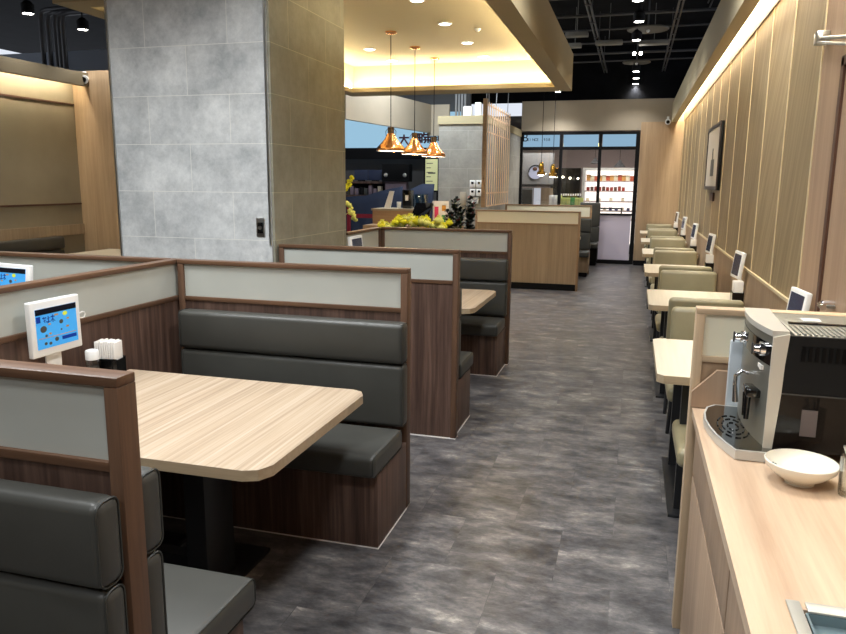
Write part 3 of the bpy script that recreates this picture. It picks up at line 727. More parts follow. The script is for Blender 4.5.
# ================================================================== BLACK CEILING: pipes, spots
CZ = 3.8
for X, w in ((-.68, 'left'), (.42, 'right')):
    t = thing('ceiling_rail', f'{w} one of the two long grey rails under the black ceiling', 'rail', (X, 10, CZ), 0)
    MB().box(-.035, -.015, -6, 7, -.02, .02).build('bar', M['pipe'], t); MB().box(.015, .035, -6, 7, -.02, .02).build('bar', M['pipe'], t)
    for i in range(7): MB().box(-.006, .006, -5.5+i*2, -5.488+i*2, .021, .5).build('hanger', M['pipe'], t)
    for i in range(12): MB().box(-.035, .035, -5.6+i*1.05, -5.56+i*1.05, -.032, -.021).build('clamp', M['pipe'], t)
for i, Y in enumerate((5.4, 6.3, 7.4, 8.5, 9.1, 9.65, 10.6, 11.6, 12.7, 13.6, 14.5, 15.6)):
    tag(MB().tube([(-2.4 if i % 2 else -3.0, Y, CZ+.045), (3.0, Y, CZ+.045+.02*(i % 3))], .014 if i % 3 else .02, 8).build('cross_pipe', M['pipe'], None), 'thin grey pipe crossing under the black ceiling', 'pipe', 'cross pipes under the black ceiling')
for i in range(6):
    tag(MB().tube([(.62+.05*i+(.08 if i > 2 else 0), 7.0, 4.28), (.62+.05*i+(.08 if i > 2 else 0), 11+.3*i, 4.28)], .014, 8).build('conduit', M['pipe'], None), 'grey conduit running lengthwise in the bundle at upper right', 'conduit', 'conduits in the upper right bundle')
for (x, y, Z, rr_), w in zip(((648, 30, 3.7, .27), (636.6, 63, 3.68, .23)), ('nearer', 'farther')):
    p = atZ(x, y, Z); t = thing('ceiling_diffuser', f'{w} large round dark plate under the ceiling', 'diffuser', tuple(p))
    MB().lathe([(.001, 0), (rr_, 0), (rr_+.01, .012), (rr_, .02), (.001, .02)], n=40).build('disc', plain('disc_grey', (70, 68, 62), .5), t)
    MB().tube([(0, 0, .02), (0, 0, 4.3-Z)], .012, 8).build('stem', M['pipe'], t)
    MB().ball((0, 0, -.01), .025, 2).build('sensor', M['whitep'], t)
for (x, y, wd), lab in zip(((577, 34, .16), (575, 45, .1), (654, 42, .22), (609, 42, .2)), ('pale box fitting beside the canopy edge', 'small pale cone fitting under the pale box fitting', 'long grey box behind the large round plate', 'long grey box between the rails')):
    p = atZ(x, y, 3.74)
    tag(MB().box(p.x-wd, p.x+wd, p.y-.08, p.y+.08, 3.7, 3.76, .01).tube([(p.x, p.y, 3.76), (p.x, p.y, 4.3)], .006, 6).build('ceiling_box', plain('fitting_grey', (120, 118, 112), .5), None), lab, 'fitting')
SP = [(638, 1), (639, 22), (636.5, 40.5), (636, 71.8), (636, 78.5), (635.6, 84.2), (635, 88.7)]
WD = ['at the very top edge of the picture', 'second from the top of the row', 'third from the top of the row', 'fourth from the top of the row', 'fifth from the top of the row', 'second lowest of the row', 'lowest of the row']
def spot(label, x, y, z=3.55, e=60, grp='spotlights in the row over the aisle', r=.055):
    p = atZ(x, y, z); t = thing('spotlight', label, 'spotlight', tuple(p), 0, grp)
    MB().lathe([(r+.012, -.0), (r+.015, .1), (.03, .14), (.001, .14)], n=20).build('can', M['black'], t)
    MB().lathe([(.001, .004), (r, .004), (r, .012), (.001, .012)], n=20).build('lamp', M['bulb'], t)
    MB().tube([(0, 0, .14), (0, 0, 4.3-z)], .008, 6).build('stem', M['black'], t)
    label_lamp('spotlight_beam', 'SPOT', e, (p.x, p.y, z-.02), (1, .98, .95), spot_size=2.0, spot_blend=.8, shadow_soft_size=.06)
    return t
for (x, y), w in zip(SP, WD): spot('round spotlight over the aisle, '+w, x, y)
p = atZ(637.5, 53.5, 3.6)
for dx, w in ((-.05, 'left'), (.05, 'right')):
    t = thing('small_lamp', f'{w} one of two tiny lamps side by side over the aisle', 'lamp', (p.x+dx, p.y, 3.6))
    MB().ball((0, 0, 0), .026, 2).build('bulb', M['bulb'], t); MB().tube([(0, 0, .026), (0, 0, .7)], .006, 6).build('stem', M['black'], t)
spot('spotlight under the canopy corner above the shop window', 558, 92, 3.35, 110, None)
spot('left one of two bright spotlights over the left seating', 28, 14, 3.4, 30, None)
spot('right one of two bright spotlights over the left seating', 83, 30, 3.4, 30, None)
# spotlights added out of view to brighten booths, column and lattice wall
for i, (X, Y) in enumerate(((-.1, 5.2), (-.1, 2.6), (-.1, .2), (-1.7, 3.0), (-1.7, 1.0), (-3.2, 2.5), (-5.0, 4.8), (-2.3, 2.2), (-4.6, 1.5), (-1.5, -1.5), (-1.5, 11.9))):
    t = thing('spotlight', 'spotlight added on the black ceiling out of view, for more light', 'spotlight', (X, Y, 3.55), 0, 'spotlights added out of view')
    MB().lathe([(.067, 0), (.07, .1), (.03, .14), (.001, .14)], n=20).build('can', M['black'], t)
    MB().lathe([(.001, .004), (.055, .004), (.055, .012), (.001, .012)], n=20).build('lamp', M['bulb'], t)
    MB().tube([(0, 0, .14), (0, 0, .75)], .008, 6).build('stem', M['black'], t)
    label_lamp('spotlight_beam', 'SPOT', 140, (X, Y, 3.52), (.96, .985, 1), spot_size=2.5, spot_blend=.9, shadow_soft_size=.22)
# bent conduits at the upper left
for i, (x, yt, yb) in enumerate(((40, 10, 66), (47, 13, 58), (54, 13, 68), (58, 14, 69), (62, 13, 70))):
    Yc = 9.42-.11*i; p = atY(x, yt, Yc); q = atY(x+4, yb, Yc)
    tag(MB().tube([(q.x, Yc, 0), (p.x, Yc, p.z-.15), (p.x+.02, Yc, p.z-.03), (p.x+.12, Yc, p.z), (p.x+1.6, Yc, p.z+.02)], .035, 10).build('bent_conduit', M['pipe'], None), 'dark conduit bending over the left ledge', 'conduit', 'bent conduits at the upper left')
def seccam(label, loc, rz=0):
    t = thing('security_camera', label, 'camera', loc, rz)
    MB().tube([(0, 0, 0), (0, -.1, -.02)], [.05, .055], 18).build('body', M['whitep'], t)
    MB().tube([(0, -.1, -.02), (0, -.112, -.022)], [.034, .03], 18).build('lens', M['gloss'], t)
    MB().box(-.02, .02, -.02, .02, .04, .09).build('mount', M['whitep'], t)
p = atY(80, 78, 7.95); seccam('white security camera on the left ledge corner', (p.x, 8.04, p.z), .5)
p = atY(668, 121, 15.1); seccam('small camera at the corner of the far oak wall', (p.x, 15.17, p.z), 0)

# ================================================================== LATTICE
t = thing('lattice_screen', 'tall open screen of thin oak slats beside the aisle', 'screen', (-2.2, 10.97, 0))
w1 = wood('lattice_wood', (212, 178, 146), (232, 202, 172), 'Z', 40, .5)
MB().box(-.03, .03, 0, .07, 1.24, 2.84).build('post', M['oakdark'], t)
for i in range(12):
    yy = .12+i*.195
    MB().box(-.007, .007, yy-.011, yy+.011, 1.24, 2.82).build('slat', w1, t)
for z in (2.78, 2.62, 2.38, 1.45, 1.25):
    MB().box(-.0135, -.0075, .07, 2.32, z-.012, z+.012).build('cross_rail', w1, t)
for i, (a, c) in enumerate(((.1, .3), (.3, .1), (.9, 1.2), (2.0, 2.2))):
    MB().tube([(0, a, 2.82), (0, c, 4.3)], .006, 6).build('hanging_wire', M['galv'], t)
# stuff on top of pillar
for i, x in enumerate((456, 459, 462, 465)):
    p = atY(x, 115, 12.4); tag(MB().tube([(p.x, 12.4, 2.68), (p.x, 12.4, 4.3)], .018, 8).build('riser_pipe', M['galv'], None), 'pale upright pipe rising from the far grey block', 'pipe', 'pipes above the far grey block')
p = atY(468.5, 112, 12.3); tag(MB().box(p.x-.07, p.x+.07, 12.2, 12.3, 2.682, 2.86, .01).build('junction_box', M['white'], None), 'white box on top of the far grey block by the pipes', 'box')
p = atY(479, 110, 12.3); tag(MB().box(p.x-.05, p.x+.05, 12.2, 12.3, 2.682, 2.92, .01).build('wall_speaker', M['whitep'], None), 'white speaker on the far grey block beside the lattice', 'speaker')
for i, (x, y) in enumerate(((473, 184), (479.5, 184), (473, 192.5), (479.5, 192.5))):
    p = atY(x, y, 11.9); t = thing('control_box', ('upper left', 'upper right', 'lower left', 'lower right')[i]+' of four white control boxes on the far grey block', 'control box', (p.x, 11.899, p.z))
    MB().box(-.045, .045, -.05, 0, -.06, .06, .006).build('case', M['whitep'], t); MB().box(-.02, .02, -.053, -.0505, .0, .035).build('display', M['gloss'], t)
p = atY(476.5, 200, 11.9); tag(MB().box(p.x-.09, p.x+.035, 11.87, 11.9, p.z-.06, p.z+.05, .005).build('blank_plate', M['whitep'], None), 'plain white plate under the control boxes', 'plate')
p = atY(463, 198, 11.9); tag(MB().box(p.x-.05, p.x+.05, 11.88, 11.899, p.z-.12, p.z+.1, .003).build('wall_notice', M['beigewall'], None), 'small beige notice on the far grey block', 'notice')

# ================================================================== FLOWERS / PLANTER
t = thing('flower_planter', 'planter of yellow and lemon chrysanthemums behind the walnut partition', 'flowers', (-1.85, 6.62, 0))
MB().box(-.5, .17, -.12, .12, 0, 1.1, .004).build('box', M['walnut'], t)
g = MB()
for i in range(170):
    x = random.uniform(-.47, .14); yy = random.uniform(-.12, .12); z = random.uniform(1.1, 1.2)
    a = random.uniform(0, 6.28); l = random.uniform(.03, .06)
    v = [Vector((x, yy, z)), Vector((x+l*math.cos(a)-.01*math.sin(a), yy+l*math.sin(a), z+.02)), Vector((x+1.7*l*math.cos(a), yy+1.7*l*math.sin(a), z+.035)), Vector((x+l*math.cos(a)+.01*math.sin(a), yy+l*math.sin(a)-.008, z+.02))]
    g.bm.faces.new([g.bm.verts.new(c) for c in v])
g.build('foliage', M['leaf'], t)
for i in range(44):
    x = -.48+.66*(i/43)+random.uniform(-.02, .02); yy = random.uniform(-.11, .1)
    hh = 1.185+.05*math.sin((x+.47)*4.3)+random.uniform(-.03, .035); rad = random.uniform(.04, .056)
    g = MB()
    for q in range(3):
        n = 11-2*q
        for j in range(n):
            a = 2*math.pi*j/n+q*.3; el = R(8+32*q)
            d = Vector((math.cos(a)*math.cos(el), math.sin(a)*math.cos(el), math.sin(el))); s_ = Vector((-math.sin(a), math.cos(a), 0))
            o_ = Vector((x, yy, hh)); v = [o_, o_+d*rad*.6+s_*rad*.24, o_+d*rad*1.05+Vector((0, 0, .006)), o_+d*rad*.6-s_*rad*.24]
            g.bm.faces.new([g.bm.verts.new(c) for c in v])
    g.ball((x, yy, hh+.004), rad*.88, 2, (1, 1, .72))
    g.build('blossom', M['yellow'] if (i*7) % 5 < 3 else M['lemon'], t)
t = thing('leafy_plant', 'dark leafy potted plant with reddish tips beside the yellow flowers', 'plant', (-1.555, 6.75, 0))
MB().lathe([(.001, 0), (.08, 0), (.1, 1.08), (.09, 1.1), (.001, 1.1)], n=24).build('pot', M['darkgrey'], t)
for nm, mt, cnt in (('leaves', 'darkleaf', 620), ('red_leaves', 'redleaf', 50)):
    g = MB()
    for i in range(cnt):
        st = random.choice(((-.07, 0, .42), (-.13, .03, .28), (.0, -.03, .3), (.09, .0, .42), (.06, .03, .3)))
        h = random.uniform(.02, st[2]); 
        x = st[0]+random.uniform(-.02, .02)*h*4; yy = st[1]+random.uniform(-.02, .02); z = 1.1+h*.85
        a = random.uniform(0, 6.28); l = random.uniform(.045, .075); up = random.uniform(.2, .9)
        d = Vector((math.cos(a), math.sin(a), up)).normalized(); s_ = Vector((-math.sin(a), math.cos(a), 0)); o_ = Vector((x, yy, z))
        g.bm.faces.new([g.bm.verts.new(c) for c in (o_, o_+d*l*.5+s_*l*.26, o_+d*l, o_+d*l*.5-s_*l*.26)])
    g.build(nm, M[mt], t)
g = MB()
for st in ((-.07, 0, .4), (-.13, .03, .26), (0, -.03, .28), (.09, 0, .4), (.06, .03, .28)): g.tube([(st[0]*.6, st[1], 1.09), (st[0], st[1], 1.1+st[2]*.85)], .004, 6)
g.build('stems', M['leaf'], t)
# orchid at the column edge
pc = atY(350, 205, 7.6)
t = thing('orchid_arrangement', 'yellow and white orchid sprays showing beside the column edge', 'flowers', (pc.x-.12, 7.6, 0))
MB().lathe([(.001, 0), (.14, 0), (.12, .9), (.16, 1.0), (.001, 1.0)], n=24).build('stand', M['darkgrey'], t)
for (x, y, r, mt, n, sp) in ((349, 183, .022, 'yellow', 14, .06), (351, 211, .026, 'lemon', 16, .07)):
    g = MB(); p = atY(x, y, 7.6)
    for i in range(n):
        f_ = i/n; g.ball((p.x-t.location.x+(f_-.5)*sp*1.6*(1 if mt == 'lemon' else 1)+random.uniform(-.01, .01), random.uniform(-.04, .04), p.z+(.5-f_)*(.2 if mt == 'lemon' else -.16)+random.uniform(-.02, .02)), r, 1, (1.2, .5, .9))
    g.tube([(0, 0, 1.0), (.05, 0, p.z-.05), (p.x-t.location.x, 0, p.z)], .004, 6)
    g.build('spray', M[mt], t)

# ================================================================== SERVICE COUNTER AREA
t = thing('service_counter', 'wooden cashier counter behind the yellow flowers', 'counter', (-3.48, 10.8, 0))
MB().box(-.34, .34, -.28, .3, 0, 1.18).build('tall_block', M['oakdark'], t)
MB().box(-.34, 1.1, -.7, -.3, 0, .98).build('low_block', M['oakdark'], t)
MB().box(-.36, .36, -.29, .32, 1.18, 1.21).build('top_board', M['wpanel'], t)
p = atY(422, 213, 10.3)
t = thing('cash_register_screen', 'black tilted point-of-sale screen on the cashier counter', 'screen', (p.x, 10.3, .982))
MB().box(-.17, .17, -.012, .012, .1, .34, .004, rot=(R(-30), 0, R(-28))).build('display', M['gloss'], t)
MB().box(-.05, .05, -.03, .05, 0, .14).build('foot', M['darkgrey'], t)
p = atY(440.5, 212, 10.3)
t = thing('counter_sign', 'white sign with pink and green print standing on the cashier counter', 'sign', (p.x, 10.3, .982))
MB().box(-.12, .12, 0, .01, 0, .36, .002).build('card', M['paper'], t)
MB().box(-.09, -.03, -.003, -.0005, .1, .28).build('pink_print', M['pink'], t)
MB().box(.02, .08, -.003, -.0005, .22, .3).build('yellow_print', M['orange'], t); MB().box(.02, .07, -.003, -.0005, .06, .16).build('green_print', M['green'], t)
MB().box(-.05, .05, .011, .05, 0, .02).build('foot', M['whitep'], t)
p = atY(388, 207, 10.8)
tag(MB().prism([(-.06, 0), (.04, 0), (.1, .26), (.03, .26)], -.015, .015, 'Y').build('leaning_card', M['paper'], None, loc=(p.x, 10.8, 1.212)), 'white slanted card standing on the cashier counter', 'card')
p = atY(408, 207, 10.75)
t = thing('card_reader', 'black machine with a white label on the cashier counter', 'machine', (p.x, 10.75, 1.212))
MB().box(-.07, .07, -.08, .08, 0, .28, .01).build('case', M['gloss'], t); MB().box(-.02, .03, -.084, -.081, .12, .2).build('label_plate', M['paper'], t)
for x, w in ((418, 'left'), (425, 'right')):
    p = atY(x, 205, 11.3)
    tag(MB().box(p.x-.06, p.x+.04, 11.25, 11.35, .0, 1.42, .01).build('clear_dispenser', clear_glass('blue_clear', (150, 185, 200), .1), None), f'{w} clear bluish container behind the point-of-sale screen', 'container')
tag(MB().lathe([(.001, 0), (.03, 0), (.036, .1), (.001, .1)], n=16).build('paper_cup', M['whitep'], None, loc=(atY(399, 207, 10.7).x, 10.7, 1.212)), 'white paper cup on the cashier counter', 'cup')
# store behind
YS = 13.2
a = atY(346, 130, 14.2)
struct('wall_store', MB().box(-7.5, -3.16, 14.3, 14.4, 0, 4.3), plain('store_wall', (92, 90, 90), .7, noise=.05, nscale=1), 'grey wall of the neighbouring store')
t = thing('lit_sign_band', 'pale blue lit sign band with dark Chinese characters behind the pendants', 'sign', (0, 14.0, 0))
p0, p1 = atY(340, 148, 14.0), atY(440, 110, 14.0)
MB().box(-6.2, -3.2, 0, .1, p0.z, 2.95).build('light_panel', M['skyblue'], t)
MB().box(-6.2, -3.18, -.02, .14, p0.z-.22, p0.z-.002).build('black_band', M['black'], t)
def strokes(items, o, sc, y0, y1, r_):
    g = MB()
    for (xa, za, xb, zb) in items: g.tube([(o[0]+xa*sc, y0, o[1]+za*sc), (o[0]+xb*sc, y0, o[1]+zb*sc)], r_, 6)
    return g
dai = [(0, .7, 1, .7), (.5, 1.0, .5, .65), (.5, .65, .05, 0), (.5, .65, .95, 0)]
hu = [(0, .9, .45, .95), (.2, 1, .2, .1), (0, .6, .42, .62), (.02, .15, .4, .2), (.55, .95, .55, .1), (.55, .95, 1, .95), (1, .95, 1, .1), (.6, .6, .95, .6), (.6, .3, .95, .3), (.75, .95, .8, .05), (0, .4, .42, .42)]
wu = [(.1, 1, 0, .6), (.1, .8, 1, .8), (.05, .55, .95, .55), (0, .3, 1, .3), (.5, 1, .5, 0), (.2, .55, .2, .3), (.8, .55, .8, .3), (.3, .2, .1, 0), (.7, .2, .9, 0)]
for ch, (x, y) in ((dai, (399, 145)), (hu, (412, 144)), (wu, (423, 143)), (hu, (433, 142))):
    p = atY(x, y, 13.95); strokes(ch, (p.x, p.z), .2, -.04, 0, .018).build('character', M['magenta'], t)
# shelf with monitors
p = atY(350, 194, 13.6); q = atY(383, 182, 13.6)
t = thing('store_shelf', 'dark shelving unit in the neighbouring store', 'shelf', (0, 13.6, 0))
MB().box(-5.9, q.x+.05, -.2, .25, 1.32, 1.36).build('shelf', M['walnut'], t)
MB().box(-5.9, q.x+.05, -.2, .25, 1.58, 1.62).build('shelf', M['walnut'], t)
MB().box(-5.9, q.x+.05, .22, .25, 0, 1.32).box(-5.9, q.x+.05, .22, .25, 1.36, 1.58).build('back_board', M['black'], t)
for i in range(2):
    xx = atY(361 if i == 0 else 375, 176, 13.55).x
    t = thing('dark_monitor', ('left' if i == 0 else 'right')+' one of two dark monitors on the store shelf', 'monitor', (xx, 13.55, 1.622))
    MB().box(-.14, .14, 0, .03, .02, .22, .006).build('display', M['screenD'], t); MB().box(-.06, .06, -.03, .08, 0, .019).build('foot', M['black'], t)
for i in range(8):
    x = 348+i*4.6; 
    for sh, z in ((0, 1.362), (1, 1.1)):
        if sh == 1: continue
        p = atY(x, 188, 13.5); hh = random.uniform(.12, .19)
        tag(MB().box(p.x-.035, p.x+.035, 13.45, 13.55, z, z+hh, .004).build('boxed_item', random.choice((M['darkgrey'], M['black'], M['mauve'], M['beigewall'])), None), 'small packed box on the store shelf under the monitors', 'box', 'boxes on the store shelf')
t = thing('store_table', 'low table with boxes behind the navy cloth', 'table', (0, 13.4, 0)); 
MB().box(-5.9, -4.72, -.15, .12, 0, 1.06).build('block', M['black'], t)
for i in range(5):
    p = atY(349+i*5, 199, 13.35)
    tag(MB().box(p.x-.04, p.x+.04, 13.3, 13.4, 1.062, 1.062+random.uniform(.1, .2), .004).build('pale_box', random.choice((M['beigewall'], M['mauve'], M['paper'])), None), 'pale box in the row just above the navy cloth', 'box', 'boxes above the navy cloth')
# dark kiosk
p = atY(397, 172, 13.4)
t = thing('store_kiosk', 'dark hooded booth with a mauve panel in the neighbouring store', 'kiosk', (p.x, 13.4, 0))
MB().box(-.27, .27, -.1, .12, 1.62, 1.95, .01).build('hood', M['black'], t)
MB().box(-.22, .2, -.05, .1, 0, 1.62).build('front_panel', M['mauve'], t)
for sx in (-1, 1): MB().ball((sx*.19, -.11, 1.74), .04, 2, (1, .5, 1)).build('lamp', M['silver'], t)
# navy cloth
t = thing('navy_cloth_cover', 'navy blue cloth draped over goods behind the cashier counter', 'cloth', (0, 0, 0))
def drape(x0, x1, Y, ztop, ph):
    g = MB(); n = 26; rows = 10; vs = []
    for j in range(rows):
        f_ = j/(rows-1); row = []
        for i in range(n):
            u = i/(n-1); x = x0+(x1-x0)*u; zt = ztop(u)
            row.append(g.bm.verts.new((x, Y-.3*f_**.7+.03*math.sin(i*1.7+ph+f_*2)*f_, zt*(1-f_)+.35*f_*f_)))
        vs.append(row)
    for j in range(rows-1):
        for i in range(n-1): g.bm.faces.new((vs[j][i], vs[j][i+1], vs[j+1][i+1], vs[j+1][i]))
    return g
A = atY(346, 200, 12.2); B = atY(403, 185, 12.2); C2 = atY(430, 186, 12.0); D2 = atY(405, 190, 12.0)
o = drape(A.x-.3, B.x, 12.2, lambda u: A.z+.08*math.sin(u*2.8)+(B.z-A.z)*max(0, u-.5)*2*.8, 0).build('left_drape', M['navy'], t)
md = o.modifiers.new('s', 'SOLIDIFY'); md.thickness = .01
o = drape(D2.x-.05, C2.x+.08, 12.0, lambda u: 1.42+.16*min(1, u*1.6), 2).build('right_drape', M['navy'], t)
md = o.modifiers.new('s', 'SOLIDIFY'); md.thickness = .01
tag(MB().box(atY(350, 216, 11.6).x, atY(378, 216, 11.6).x, 11.6, 11.605, atY(365, 218, 11.6).z, atY(365, 214, 11.6).z).box(atY(350, 216, 11.6).x-.05, atY(350, 216, 11.6).x, 11.58, 11.63, 0, 1.2).build('barrier_belt', M['red'], None), 'dark red retractable barrier belt before the navy cloth', 'barrier')
t = thing('menu_poster', 'tall yellowish lit menu board beside the far grey block', 'poster', (0, 13.0, 0))
a, b_ = atY(424, 158, 13.0), atY(438.5, 190.5, 13.0)
MB().box(a.x, b_.x+.0, 0, .04, b_.z-.03, a.z+.03).build('board', M['black'], t)
MB().box(a.x+.03, b_.x-.02, -.006, -.001, b_.z, a.z-.02).build('sheet', M['poster'], t)
g = MB()
for i in range(6): g.box(a.x+.05, a.x+.05+.12*(1 if i % 2 else .7), -.008, -.0065, b_.z+.08+i*.08, b_.z+.092+i*.08)
g.box(a.x+.08, a.x+.22, -.008, -.0065, b_.z+.3, b_.z+.325)
g.build('printed_lines', M['darkgrey'], t)
MB().box(a.x, a.x+.04, .0, .04, 0, b_.z-.03).box(b_.x-.04, b_.x, .0, .04, 0, b_.z-.03).build('legs', M['black'], t)

# ================================================================== GLASS SHOPFRONT
GX = [-2.3, atY(560.5, 160, YF).x, atY(599.5, 160, YF).x, .02]
g = MB()
for i, X in enumerate(GX):
    w = .03 if 0 < i < 3 else .04
    g.box(X-w, X+w, YF, YF+.08, 0, 2.64)
for i in range(3):
    x0, x1 = GX[i]+(.04 if i == 0 else .03), GX[i+1]-(.03 if i < 2 else .04)
    g.box(x0, x1, YF, YF+.08, 2.585, 2.64); g.box(x0, x1, YF, YF+.08, 2.285, 2.345); g.box(x0, x1, YF, YF+.08, 0, .08)
    g.box(x0, x1, YF, YF+.08, .98, 1.02)
wf = struct('window_1', g, M['black'], 'black framed glass shopfront at the far end')
for i in range(3):
    x0, x1 = GX[i]+.03, GX[i+1]-.03
    MB().box(x0+.01, x1-.01, YF+.035, YF+.043, 1.02, 2.285).build('pane', M['glass'], wf)
    MB().box(x0+.01, x1-.01, YF+.06, YF+.07, 2.345, 2.585).build('lit_header', emis('header_blue', (158, 196, 224), .72), wf)
MB().box(GX[2]+.04, GX[3]-.05, YF+.03, YF+.05, .08, .98).build('frosted_panel', M['lavender'], wf)
MB().box(GX[0]+.04, GX[2]-.04, YF+.03, YF+.05, .08, .98).build('dark_panel', M['darkgrey'], wf)
t = thing('header_lettering', 'dark shop lettering SINCE 1958 on the blue header glass', 'lettering', (0, YF+.03, 0))
def text(body, size, loc, mat, parent, name='letters', ext=.004, rot=(R(90), 0, 0)):
    cu = bpy.data.curves.new(name, 'FONT'); cu.body = body; cu.size = size; cu.extrude = ext
    o = bpy.data.objects.new(name, cu); COL.objects.link(o)
    dg = bpy.context.evaluated_depsgraph_get(); me = bpy.data.meshes.new_from_object(o.evaluated_get(dg))
    bpy.data.objects.remove(o); o = bpy.data.objects.new(name, me); COL.objects.link(o); me.materials.clear(); me.materials.append(mat)
    o.location = loc; o.rotation_euler = rot
    if parent: o.parent = parent
    return o
p = atY(527.5, 141, YF+.03)
for i, ch in enumerate('SINCE 1958'):
    if ch != ' ': text(ch, .075, (p.x+.047*i, 0, p.z), M['black'], t, 'letter')
p = atY(523.2, 141.5, YF+.03); text('B', .22, (p.x-.02, 0, p.z), M['black'], t, 'letter')
# shop interior
struct('wall_shop', MB().box(-4.2, 2.4, 19.2, 19.3, 0, 3.2), plain('shop_wall', (126, 112, 108), .7), 'pinkish grey back wall of the shop')
struct('ceiling_shop', MB().box(-4.2, 2.4, 15.7, 19.2, 2.95, 3.0), plain('shop_ceiling', (60, 60, 62), .7), 'dark ceiling of the shop')
struct('wall_shop_right', MB().box(2.4, 2.5, 15.7, 19.3, 0, 3.2), M['pinkgrey'], 'side wall of the shop')
struct('wall_shop_left', MB().box(-4.3, -4.2, 15.7, 19.3, 0, 3.2), M['greyw'], 'left side wall of the shop')
# panelled wall with round logo
a, b_ = atY(521, 153, 17), atY(553, 186, 17)
struct('wall_shop_panel', MB().box(a.x, b_.x, 17, 17.08, b_.z+.04, a.z), plain('panel_grey', (120, 120, 120), .6, noise=.03), 'grey panelled board with a round logo in the shop')
struct('trim_16', MB().box(a.x-.1, b_.x, 16.97, 17.1, b_.z-.02, b_.z+.035), M['black'], 'black line below the grey shop board')
t = thing('round_logo_sign', 'round pale sign with a dark arc and brown patch on the grey shop board', 'sign', (atY(535.5, 172, 17).x, 16.998, atY(535, 172, 17).z))
g = MB().tube([(0, -.02, 0), (0, -.002, 0)], .16, 32); g.build('disc', plain('disc_pale', (170, 176, 200), .5), t)
g = MB(); g.tube([(.15*math.cos(R(x_)), -.025, .15*math.sin(R(x_))) for x_ in range(40, 200, 16)], .012, 8)
g.build('dark_arc', M['gloss'], t)
MB().ball((-.01, -.025, .07), .055, 2, (1, .2, .8)).build('brown_patch', M['brownfr'], t)
a, b_ = atY(521, 188, 16.8), atY(533, 206, 16.8)
t = thing('drink_machine', 'dark glossy machine below the grey shop board', 'machine', (0, 16.8, 0))
MB().box(a.x, b_.x-.03, 0, .15, 0, a.z, .01).build('body', M['darkgrey'], t); MB().box(a.x+.03, b_.x-.03, -.004, -.0005, .9, a.z-.04).build('screen', M['gloss'], t)
a, b_ = atY(534, 188, 17.2), atY(540, 206, 17.2)
tag(MB().box(a.x, b_.x, 17.2, 17.3, 0, a.z).build('white_post', emis('white_lit', (226, 230, 240), .6), None), 'bright white upright panel beside the dark machine', 'panel')
a, b_ = atY(541, 188, 17.2), atY(552, 206, 17.2)
tag(MB().box(a.x, b_.x, 17.2, 17.25, 0, a.z).build('wood_upright', M['oakP'], None), 'brown wood upright beside the bright white panel', 'panel')
# dark menu board + divider
a, b_ = atY(560, 168, 17.4), atY(584, 196, 17.4)
t = thing('dark_showcase', 'dark glass showcase with small lights in the shop', 'showcase', (0, 17.4, 0))
MB().box(a.x-.2, b_.x-.1, 0, .4, 0, a.z).build('body', M['gloss'], t)
for i, (x, y) in enumerate(((563, 177), (570, 178), (578, 178.5))):
    q = atY(x, y, 17.35); MB().ball((q.x, -.05, q.z), .025, 1).build('lamp', M['bulb2'], t)
for i in range(9):
    q = atY(561+i*2.4, 195, 17.35); MB().box(q.x-.012, q.x+.018, -.03, -.001, q.z-.02, q.z+.03).build('tag', M['paper'], t)
a, b_ = atY(549, 198, 16.5), atY(583, 207, 16.5)
t = thing('shop_counter', 'shop counter behind the glass', 'counter', (0, 16.5, 0)); MB().box(a.x-.3, b_.x, 0, .4, 0, 1.02).build('block', M['greyw'], t)
for i in range(8):
    q = atY(551+i*4.3, 202, 16.6); c_ = (M['whitep'], plain('packet_green', (186, 196, 110), .5), M['green'])[(0, 0, 1, 1, 1, 2, 1, 1)[i]]
    tag(MB().box(q.x-.043, q.x+.043, 16.55, 16.7, 1.022, 1.022+.28+(.05 if i < 3 else 0), .004).build('gift_box', c_, None), 'green or white packet in the row on the shop counter', 'box', 'packets on the shop counter')
# display fridge
fa, fb = atY(585, 170, 17.6), atY(636, 222, 17.6)
fx0, fx1 = fa.x, fb.x+.02
t = thing('display_fridge', 'bright open display fridge with shelves behind the glass door', 'fridge', (0, 17.6, 0))
MB().box(fx0, fx1, .55, .6, .2, fa.z).build('lit_back', M['fridgelit'], t)
MB().box(fx0-.05, fx0, 0, .6, 0, fa.z+.05).build('side', M['silver'], t); MB().box(fx1, fx1+.05, 0, .6, 0, fa.z+.05).build('side', M['pinkgrey'], t)
MB().box(fx0, fx1, 0, .6, fa.z, fa.z+.05).build('canopy', M['silver'], t)
SHz = [atY(610, y, 17.6).z for y in (180.5, 190.5, 201, 210.5, 219.5)]
for z in SHz: MB().box(fx0, fx1, .05, .545, z-.03, z-.01).build('shelf', M['pinkgrey'], t)
MB().box(fx0, fx1, .02, .6, 0, .2).build('base', M['darkgrey'], t)
cols = [plain('pack_%d' % i, c, .5) for i, c in enumerate(((214, 160, 90), (150, 50, 40), (230, 220, 190), (190, 90, 60), (90, 60, 50), (200, 190, 120), (60, 70, 110)))]
rowc = [(0, 2, 3), (1, 4, 1), (2, 5, 2), (2, 6, 6), (0, 3, 2)]
rown = ('top', 'second', 'middle', 'fourth', 'lowest')
